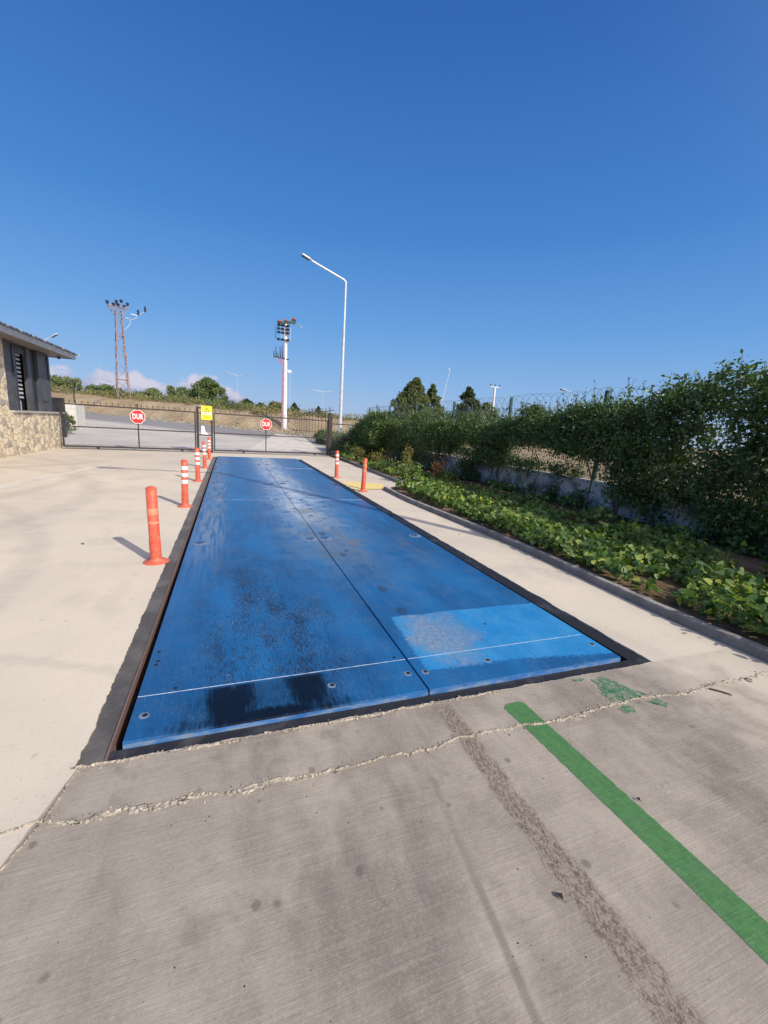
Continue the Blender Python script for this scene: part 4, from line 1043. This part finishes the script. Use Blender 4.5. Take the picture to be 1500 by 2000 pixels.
# ------------------------------------------------------------------ vegetation
RH = np.array([[0, 0, 0], [.30, .5, .06], [0, 1, 0], [-.30, .5, .06]])
RHF = np.array([[0, 1, 2], [0, 2, 3]])
HEART = np.array([[0, .12, 0], [.26, -.02, .03], [.48, .22, .05], [.36, .62, .04], [0, 1, -.05], [-.36, .62, .04], [-.48, .22, .05], [-.26, -.02, .03]])
HEARTF = np.array([[0, 1, 2], [0, 2, 3], [0, 3, 4], [0, 4, 5], [0, 5, 6], [0, 6, 7]])
NEED = np.array([[0, 0, 0], [.09, .5, .0], [0, 1, 0], [-.09, .5, .0]])
def leaves(name, C, size, m, parent=None, tpl=RH, tf=RHF, upb=.0, outv=None, outb=0.0, droop=0.0):
    n = len(C); d = RNG.normal(size=(n, 3)); d /= np.linalg.norm(d, axis=1, keepdims=True)      # leaf normal
    d[:, 2] += upb
    if outv is not None: d += outv*outb
    d /= np.linalg.norm(d, axis=1, keepdims=True)
    a = RNG.normal(size=(n, 3)); a[:, 2] -= droop; a -= d*np.sum(a*d, axis=1, keepdims=True); a /= np.linalg.norm(a, axis=1, keepdims=True)
    b = np.cross(a, d); s = np.asarray(size).reshape(-1, 1)
    k = len(tpl); Vv = np.zeros((n, k, 3))
    for i in range(k): Vv[:, i] = C+(b*tpl[i, 0]+a*tpl[i, 1]+d*tpl[i, 2])*s
    F = (np.arange(n)[:, None, None]*k+tf[None]).reshape(-1, 3)
    return npmesh(name, Vv.reshape(-1, 3), F, m, parent)
def cloudpts(blobs, per, jitter=1.0, shell=.55):
    """leaf positions: clumps spread through ellipsoid blobs (x,y,z,rx,ry,rz)"""
    out = []
    for (x, y, z, rx, ry, rz, w) in blobs:
        n = int(per*w); dd = RNG.normal(size=(n, 3)); dd /= np.linalg.norm(dd, axis=1, keepdims=True)
        r = (shell+(1-shell)*RNG.random((n, 1)))**.8*(1+.10*RNG.normal(size=(n, 1)))
        out.append(np.array([x, y, z])+dd*r*np.array([rx, ry, rz]))
    return np.concatenate(out)
def clumps(n_cl, sampler, rad, per):
    C = []
    for i in range(n_cl):
        c = sampler(); r = rad*random.uniform(.5, 1.4)
        C.append(np.array(c)+RNG.normal(size=(int(per*random.uniform(.5, 1.5)), 3))*np.array([r, r, r*.8]))
    return np.concatenate(C)

# hedge: shrubs grown over wall and fence.  profile = top height along y
def shrub(label, ya, yb, tops, xc, xw, n_cl_, lsz=.055, per=30, low=.15, side=.5, name='hedge_shrub', m=M_hedge, ymat=None):
    ym = (ya+yb)/2; t = thing(name, label, 'shrub', (xc, ym, .1))
    inv = Matrix.Translation(-Vector(t.location))
    def top(y):
        u = (y-ya)/(yb-ya)*(len(tops)-1); i = int(max(0, min(len(tops)-2, math.floor(u)))); return tops[i]+(tops[i+1]-tops[i])*(u-i)
    def smp():
        while True:
            y = random.uniform(ya, yb); tp_ = top(y)+fn(y*1.5, 5)*.42+fn(y*5.5, 8)*.2; e = min(1, min(y-ya, yb-y)/.35+.25)
            z = low+(tp_-low)*random.random()**.85
            u = (z-low)/(tp_-low); w = xw*(1-.45*u*u)*(.22+.78*min(1, u*1.6+.1))
            x = xc+random.uniform(-1, 1)*w
            # open patches: the wall shows between hanging stems, the field through a few windows
            dn = fn(y*1.0, z*1.3, ya)+.6*fn(y*2.7, z*2.7, 3+ya)
            if z < .72 and dn > -.20: continue
            if .62 <= z < 1.25 and dn > .10: continue
            if dn > .40-.13*ss(1.5, 2.2, z)-.12*ss(4, 8, ya): continue
            return (x, y, z)
    n_cl = int(n_cl_*1.9); C = clumps(n_cl, smp, .085, per)
    C[:, 2] = np.maximum(C[:, 2], .12)
    # sprigs poking out of the top
    b = MB(); T = []
    for i in range(int((yb-ya)*7)):
        y = random.uniform(ya+.1, yb-.1); z0 = top(y)-.3; hh_ = random.uniform(.25, .75); dx_, dy_ = random.uniform(-.12, .12), random.uniform(-.12, .12)
        x = xc+random.uniform(-.3, .3)*xw; b.tube([(x, y, z0), (x+dx_, y+dy_, z0+hh_)], [.006, .003], 4)
        k = random.randint(18, 34); u = RNG.random(k); T.append(np.stack([x+dx_*u, y+dy_*u, z0+hh_*u], 1)+RNG.normal(size=(k, 3))*.012)
    C = np.concatenate([C]+T); ov = np.zeros_like(C); ov[:, 0] = np.sign(C[:, 0]-xc)*.6; sz = lsz*(.45+1.15*RNG.random(len(C))**1.4)
    o = leaves('foliage', C, sz, m, None, upb=.5, outv=ov, outb=.5, droop=.3); o.parent = t; o.matrix_parent_inverse = inv
    for i in range(int((yb-ya)*2.2)):
        y = random.uniform(ya+.1, yb-.1); x = xc+random.uniform(-.25, .25)
        p = Vector((x, y, .08)); pts = [p]
        for k in range(6): p = p+Vector((random.uniform(-.10, .10), random.uniform(-.12, .12), (top(y)-.3)/6)); pts.append(p)
        b.tube(pts, [.022-.003*k for k in range(7)], 5)
    o = b.build('stems', M_trunk); o.parent = t; o.matrix_parent_inverse = inv
    return t
shrub('tall dense dark hedge shrub filling the right edge of the picture', -3.2, 3.1, [2.3, 2.35, 2.35, 2.4, 2.5, 2.5, 2.15], 7.08, .62, 1650, .055, 30, low=.1)
shrub('dark hedge shrub next left of the tallest one, leaves hanging over the wall', 3.0, 5.2, [2.1, 2.15, 2.2, 2.1], 7.08, .55, 600, .052)
shrub('hedge shrub under the clear run of razor wire coils', 5.0, 7.9, [2.05, 1.9, 1.85, 1.75], 7.1, .5, 640, .050)
shrub('hedge shrub below the two green fence posts, left of the bare wall gap', 7.7, 11.0, [1.75, 1.95, 1.7, 1.9], 7.08, .55, 640, .050)
shrub('hedge shrub with a patch of dry field showing through it', 10.8, 14.6, [1.75, 1.95, 1.7, 1.9], 7.0, .55, 520, .055)
shrub('bushy dark shrub closest to the gate end of the bed', 14.6, 18.8, [1.95, 2.05, 1.95, 1.6, 1.1], 6.55, .75, 800, .066, low=.1)
# dark low bushes just beyond the gate's right end
shrub('low dark bush behind the right end of the gate mesh', 18.6, 22.5, [1.0, .95, .8, .6], 6.2, .9, 420, .07, low=.05, name='low_bush')
shrub('tangled dark growth between the gate mesh and the tall railing', 22.5, 27.5, [.75, .7, .8, .8], 6.4, .7, 300, .08, low=.1, name='low_bush')

# creeper carpet in the bed
def cover():
    C = []; S = []
    n = 24000
    y = -3+RNG.random(n*3)**1.0*21; t = RNG.random(n*3)**1.35
    for yy_, tt in zip(y, t):
        x0 = (4.14 if yy_ < 7.5 else 4.95); x = x0+tt*(7.1-x0)
        if yy_ > 7.3 and yy_ < 9.5 and x < 4.9+.0: continue
        dn = fn(x*1.5, yy_*1.5, 2)+.5*fn(x*4, yy_*4, 5)
        lim = .24-.50*ss(5.3, 6.4, x)-.28*ss(9.2, 12, yy_)
        if yy_ < .1 and x < 4.6: lim -= .3
        elif yy_ < 4: lim += .16
        if dn > lim: continue
        z = .10+.02+max(0, .09+dn*-.18)*random.random()+.04*random.random()
        C.append((x, yy_, z)); S.append(random.uniform(.032, .078)*(1.15 if yy_ < 7 else .95))
        if len(C) > n: break
    C = np.array(C)
    return leaves('creeper_leaves', C, np.array(S), M_cover, None, HEART, HEARTF, upb=.85, droop=.3)
tag(cover(), 'carpet of broad leaved creeper covering the planting bed behind the kerb', 'ground cover', kind='stuff')
# grass tufts
def tuft(x, y, n, h_, label):
    b = MB()
    for i in range(n):
        a = random.random()*6.28; r = random.uniform(.1, .45)*h_; x0, y0 = random.uniform(-.05, .05), random.uniform(-.05, .05)
        p = [(x0+math.cos(a)*r*(k/4)**1.8, y0+math.sin(a)*r*(k/4)**1.8, h_*random.uniform(.8, 1)*(k/4)**.8) for k in range(5)]
        b.tube(p, [.004, .0035, .003, .002, .0008], 3, False)
    o = b.build('grass_tuft', M_cover, None, loc=(x, y, .1)); tag(o, label, 'grass tuft')
tuft(5.35, 1.85, 38, .32, 'taller grass tuft among the creeper near the wall, further from the camera')
tuft(5.5, .95, 30, .30, 'taller grass tuft among the creeper at the right edge')
def plant(x, y, h_, w_, m, label, n=420, sz=.05, cat='plant', name='garden_plant'):
    t = thing(name, label, cat, (x, y, .1)); b = MB(); C = []
    for i in range(9):
        a = random.random()*6.28; q_ = Vector((math.cos(a)*w_*random.uniform(.2, 1), math.sin(a)*w_*random.uniform(.2, 1), h_*random.uniform(.6, 1))); b.tube([(0, 0, 0), q_*.5+Vector((0, 0, .04)), q_], [.008, .006, .003], 4)
        C.append(np.array(q_)*(.35+.65*RNG.random((n//9, 1)))+RNG.normal(size=(n//9, 3))*.05)
    b.build('stems', M_trunk, t); C = np.concatenate(C); C[:, 2] = np.maximum(C[:, 2], .02)
    leaves('foliage', C, sz*(.6+.8*RNG.random(len(C))), m, t, upb=.5)
plant(5.35, 9.7, .95, .28, M_yplant, 'yellowing upright garden plant behind the far kerb', 500, .06)
plant(5.15, 8.6, .5, .4, M_cover, 'leafy green garden plant right of the far kerb', 500, .06)
plant(5.75, 8.3, .65, .25, M_red_leaf, 'small plant with rusty red leaves above the creeper', 300, .06)
plant(5.2, 10.8, .4, .35, M_hedge, 'low dark leafed garden plant in the middle of the far kerb', 400, .06)
plant(5.5, 12.6, .55, .4, M_yplant, 'sparse olive coloured plant behind the far kerb', 420, .06)
plant(5.4, 14.6, .6, .45, M_yplant, 'sparse pale plant between gate end shrub and kerb', 420, .06)
plant(5.5, 16.4, .65, .4, M_cover, 'green plant nearest the right gate post inside the bed', 420, .06)

def tree(name, label, cat, px, pytop, depth, width, m, shape='round', n=4200, lsz=.16, base_py=None, group=None, tpl=RH):
    p = at(px, pytop, depth); g0 = H(p.x, p.y); hh_ = p.z-g0; rw = width/2
    t = thing(name, label, cat, (p.x, p.y, g0-.05), 0, group); b = MB()
    b.tube([(0, 0, 0), (.03, .02, hh_*.4), (-.02, .03, hh_*.8)], [rw*.07+.03, rw*.05+.02, .02], 7)
    for i in range(14):
        a = i*2.4; z = hh_*(.2+.6*i/14); r = rw*.7*(1-.6*i/14); b.tube([(0, 0, z), (math.cos(a)*r*.5, math.sin(a)*r*.5, z+r*.15), (math.cos(a)*r, math.sin(a)*r, z+r*.45)], [.04, .025, .01], 5)
    b.build('trunk', M_trunk, t)
    bl = []
    for i in range(70):
        u = (i+random.random())/70; a = random.random()*6.28
        if shape == 'cone': z = hh_*(.12+.88*u); r = rw*(1-u)**.9*random.uniform(.3, .95); s_ = rw*(.06+.27*(1-u))
        elif shape == 'reed': z = hh_*(.1+.85*u); r = rw*random.uniform(.1, 1); s_ = rw*.16
        else: z = hh_*(.16+.80*u); r = rw*math.sqrt(max(0, 1-(2*(u-.38))**2 if u > .38 else 1-((.38-u)*1.2)**2))*random.uniform(.35, 1); s_ = rw*random.uniform(.14, .34)
        bl.append((math.cos(a)*r, math.sin(a)*r, min(z, hh_-s_*.6), s_, s_, s_*(1.5 if shape == 'reed' else .75), 1))
    C = cloudpts(bl, n/70*1.5, shell=.2)
    C[:, 2] = np.clip(C[:, 2], .05, hh_*1.03)
    ov = C-np.array([0, 0, hh_*.45]); ov /= np.linalg.norm(ov, axis=1, keepdims=True)+1e-6
    leaves('crown', C, lsz*(.6+.8*RNG.random(len(C))), m, t, tpl=tpl, upb=.25, outv=ov, outb=.25, droop=-.6 if shape == 'reed' else -.1)
    return t
tree('poplar_bush', 'pale feathery bushes right behind the guard house corner', 'bush', 121, 738, 50, 3.6, M_pale, 'reed', 3800, .26)
tree('broadleaf_tree', 'round green tree behind the lattice tower, on its left', 'tree', 208, 752, 62, 5.0, M_round, 'round', 5000, .22)
tree('broadleaf_tree', 'low dark green trees seen just right of the lattice tower', 'tree', 268, 766, 62, 3.4, M_round, 'round', 3500, .22)
tree('broadleaf_tree', 'bushy tree with bright ragged top midway between the tower and big tree', 'tree', 298, 758, 58, 3.0, M_pale, 'round', 3500, .22)
tree('pale_shrub', 'pale green shrub leaning against the left side of the big round tree', 'shrub', 353, 757, 55, 3.0, M_pale, 'reed', 3800, .22)
tree('broadleaf_tree', 'biggest green tree on the bank, above the twin gate posts', 'tree', 405, 738, 52, 4.3, M_round, 'round', 9000, .20)
tree('small_conifer', 'small dark conifer on the bank between the double lamp and power pole', 'conifer', 482, 779, 56, 1.9, M_pine, 'round', 2600, .15)
tree('broadleaf_tree', 'small rounded dark tree left of the power pole', 'tree', 508, 786, 60, 1.7, M_pine, 'round', 2000, .15)
tree('reed_clump', 'pale yellowish reed clump just left of the power pole', 'reeds', 540, 786, 50, 1.9, M_scrub, 'reed', 2600, .2)
tree('small_conifer', 'dark pointed tree just right of the power pole', 'conifer', 575, 787, 58, 1.9, M_pine, 'cone', 2600, .15)
tree('small_conifer', 'little dark tree standing alone left of the tall street lamp', 'conifer', 622, 794, 56, 1.2, M_pine, 'cone', 2200, .14)
tree('pine_tree', 'tallest dark pine behind the hedge, right of the street lamp', 'pine tree', 813, 738, 34, 6.0, M_olive, 'cone', 30000, .15)
tree('pine_tree', 'slim side pine touching the right of the tallest pine', 'pine tree', 846, 751, 35, 3.6, M_olive, 'cone', 8500, .15)
tree('pine_tree', 'broad lower pine bough mass at the left foot of the tallest pine', 'pine tree', 788, 764, 34, 3.0, M_olive, 'round', 3800, .15)
tree('fir_tree', 'pointed fir tree between two green fence posts', 'fir tree', 917, 756, 38, 5.0, M_pine, 'cone', 9000, .15)
tree('broadleaf_tree', 'low rounded olive tree right of the fir, behind the razor wire', 'tree', 953, 786, 36, 3.4, M_round, 'round', 3500, .16)
# bush in front of the pale wall block, beyond the gate's left end
p = at(122, 812, 20.5)
tree('garden_bush', 'green bush against the pale wall block at the left gate end', 'bush', 121, 797, 20.5, .95, M_round, 'round', 2600, .08)
# pale wall block left beyond the gate
p = at(140, 800, 24)
o = MB().box((-1.2, 0, -1), (.55, 1.6, .62)).build('wall_block', noisy('pale_render', (.52, .50, .46), (.62, .60, .56), 5, .9), loc=(p.x-.35, p.y, 1.15)); tag(o, 'pale rendered wall block behind the left end of the gate', 'wall')
p = at(114, 790, 19.2)
o = MB().box((-.22, -.1, -1.5), (.22, .1, .30)).build('meter_cabinet', M_panel2, loc=(p.x, p.y, p.z)); tag(o, 'dark cabinet beside the guard house at the gate', 'cabinet')
# dry scrub on the bank
C = []
for i in range(30000):
    x = random.uniform(-34, 16); d = abs(random.gauss(0, 5.5))+4.3; y = (d/.846)+37.2-.63*x
    if fn(x*.35, y*.35, 7) < -.12+.02*random.random(): continue
    k = .55 if d < 6 else .9; C.append((x, y, H(x, y)-.05+abs(random.gauss(0, .28))*k*(1+fn(x*.5, y*.5, 2))))
C = np.array(C); tag(leaves('dry_scrub', C, .17*(.5+RNG.random(len(C))), M_scrub, None, upb=.2, droop=-.6), 'dry scrub and weeds along the top of the earth bank', 'scrub', kind='stuff')
# darker weed clumps
C = []
for i in range(26):
    x = random.uniform(-26, 10); d = random.uniform(6, 13); y = d/.846+37.2-.63*x; r = random.uniform(.4, 1.0)
    n_ = int(420*r); q_ = RNG.normal(size=(n_, 3))*np.array([r, r, r*.38]); q_[:, 2] = np.abs(q_[:, 2])
    C.append(q_+np.array([x, y, H(x, y)]))
C = np.concatenate(C); tag(leaves('green_weeds', C, .15*(.5+RNG.random(len(C))), M_round, None, upb=.3), 'low green weed growth on top of the earth bank', 'weeds', kind='stuff')
# rubble along the foot of the bank
b = MB()
for i in range(700):
    x = random.uniform(-8, 8); d = abs(random.gauss(.3, .6)); y = d/.846+37.2-.63*x; s_ = random.choice((.03, .04, .06, .09))
    M = Matrix.Translation((x, y, H(x, y)+s_*.2)) @ Matrix.Rotation(random.random()*6, 4, 'Z') @ Matrix.Rotation(random.random(), 4, 'X'); b.box((-s_, -s_*.7, -s_*.5), (s_, s_*.7, s_*.5), M)
tag(b.build('rubble', M_mortar), 'broken stones scattered along the foot of the earth bank', 'rubble', kind='stuff')
# far farmhouses on the skyline
p = at(178, 779, 150)
q = thing('farm_building', 'distant low farm buildings with a reddish roof on the left skyline', 'building', (p.x, p.y, p.z-3))
MB().box((-5, -3, 0), (5, 3, 2.6)).build('wall', M_signw, q); MB().prism([(-3.4, 2.6), (3.4, 2.6), (0, 4.0)], -5.3, 5.3, Matrix.Rotation(R(90), 4, 'Z') @ Matrix.Rotation(R(90), 4, 'X')).build('roof', M_insulr, q)

# leaves and litter on the slab
def litter(x, y, rz, s_, label, m=M_dryleaf):
    b = MB(); b.add([(0, 0, .002), (s_*.35, s_*.3, .012), (s_*.1, s_, .004), (-s_*.2, s_*.45, .010)], [(0, 1, 2), (0, 2, 3)])
    b.tube([(0, 0, .003), (-s_*.1, -s_*.3, .004)], .0009, 4)
    o = b.build('dry_leaf', m, loc=(x, y, .003)); o.rotation_euler.z = rz; tag(o, label, 'leaf')
litter(1.458, -1.125, .5, .030, 'curled dark dead leaf lying on the brown skid trail')
litter(2.05, -.92, .6, .020, 'small dark dead leaf lying right of the green stripe')
litter(-1.05, 3.35, 1.2, .045, 'dark dead leaf lying alone on the pale slab left of the nearest bollard')
b = MB().tube([(3.22, -.44, .006), (3.27, -.49, .006), (3.285, -.53, .006)], [.005, .004, .002], 5); b.tube([(3.27, -.49, .006), (3.30, -.52, .006)], [.003, .0015], 5)
tag(b.build('dry_twig', M_dryleaf), 'dark forked twig on the concrete below the right end of the crack', 'twig')
b = MB().tube([(3.60+.018*math.cos(a*.55), -.445+.02*math.sin(a*.55), .005) for a in range(9)], .0025, 5)
tag(b.build('bent_wire', M_dryleaf), 'tiny bent wire loop on the concrete near the kerb', 'wire')
C = []
for i in range(420):
    y = random.uniform(-1, 17); x = random.choice((random.uniform(4.15, 7.0), random.gauss(3.9, .10)))
    if x < 3.95: C.append((x, y, .006)) if (x > 3.4 and y < 7.3 and random.random() < .25) else None
    else: C.append((x, y, .11))
C = np.array(C); tag(leaves('dead_leaves', C, .035*(.5+RNG.random(len(C))), noisy('dead_leaf_brown', (.16, .10, .05), (.30, .21, .11), 30, .8), None, upb=2.5), 'dead brown leaves scattered over the bed soil and along the kerb foot', 'dead leaves', kind='stuff')
# small specks of grit on the slab
b = MB()
for i in range(170):
    x, y = random.uniform(-1.5, 3.8), random.uniform(-1.8, -.45)
    s_ = random.choice((.0008, .0011, .0018)); b.box((x-s_, y-s_, 0), (x+s_, y+s_*.6, s_))
tag(b.build('grit', M_dryleaf), 'scattered dark grit on the foreground concrete', 'grit', kind='stuff')
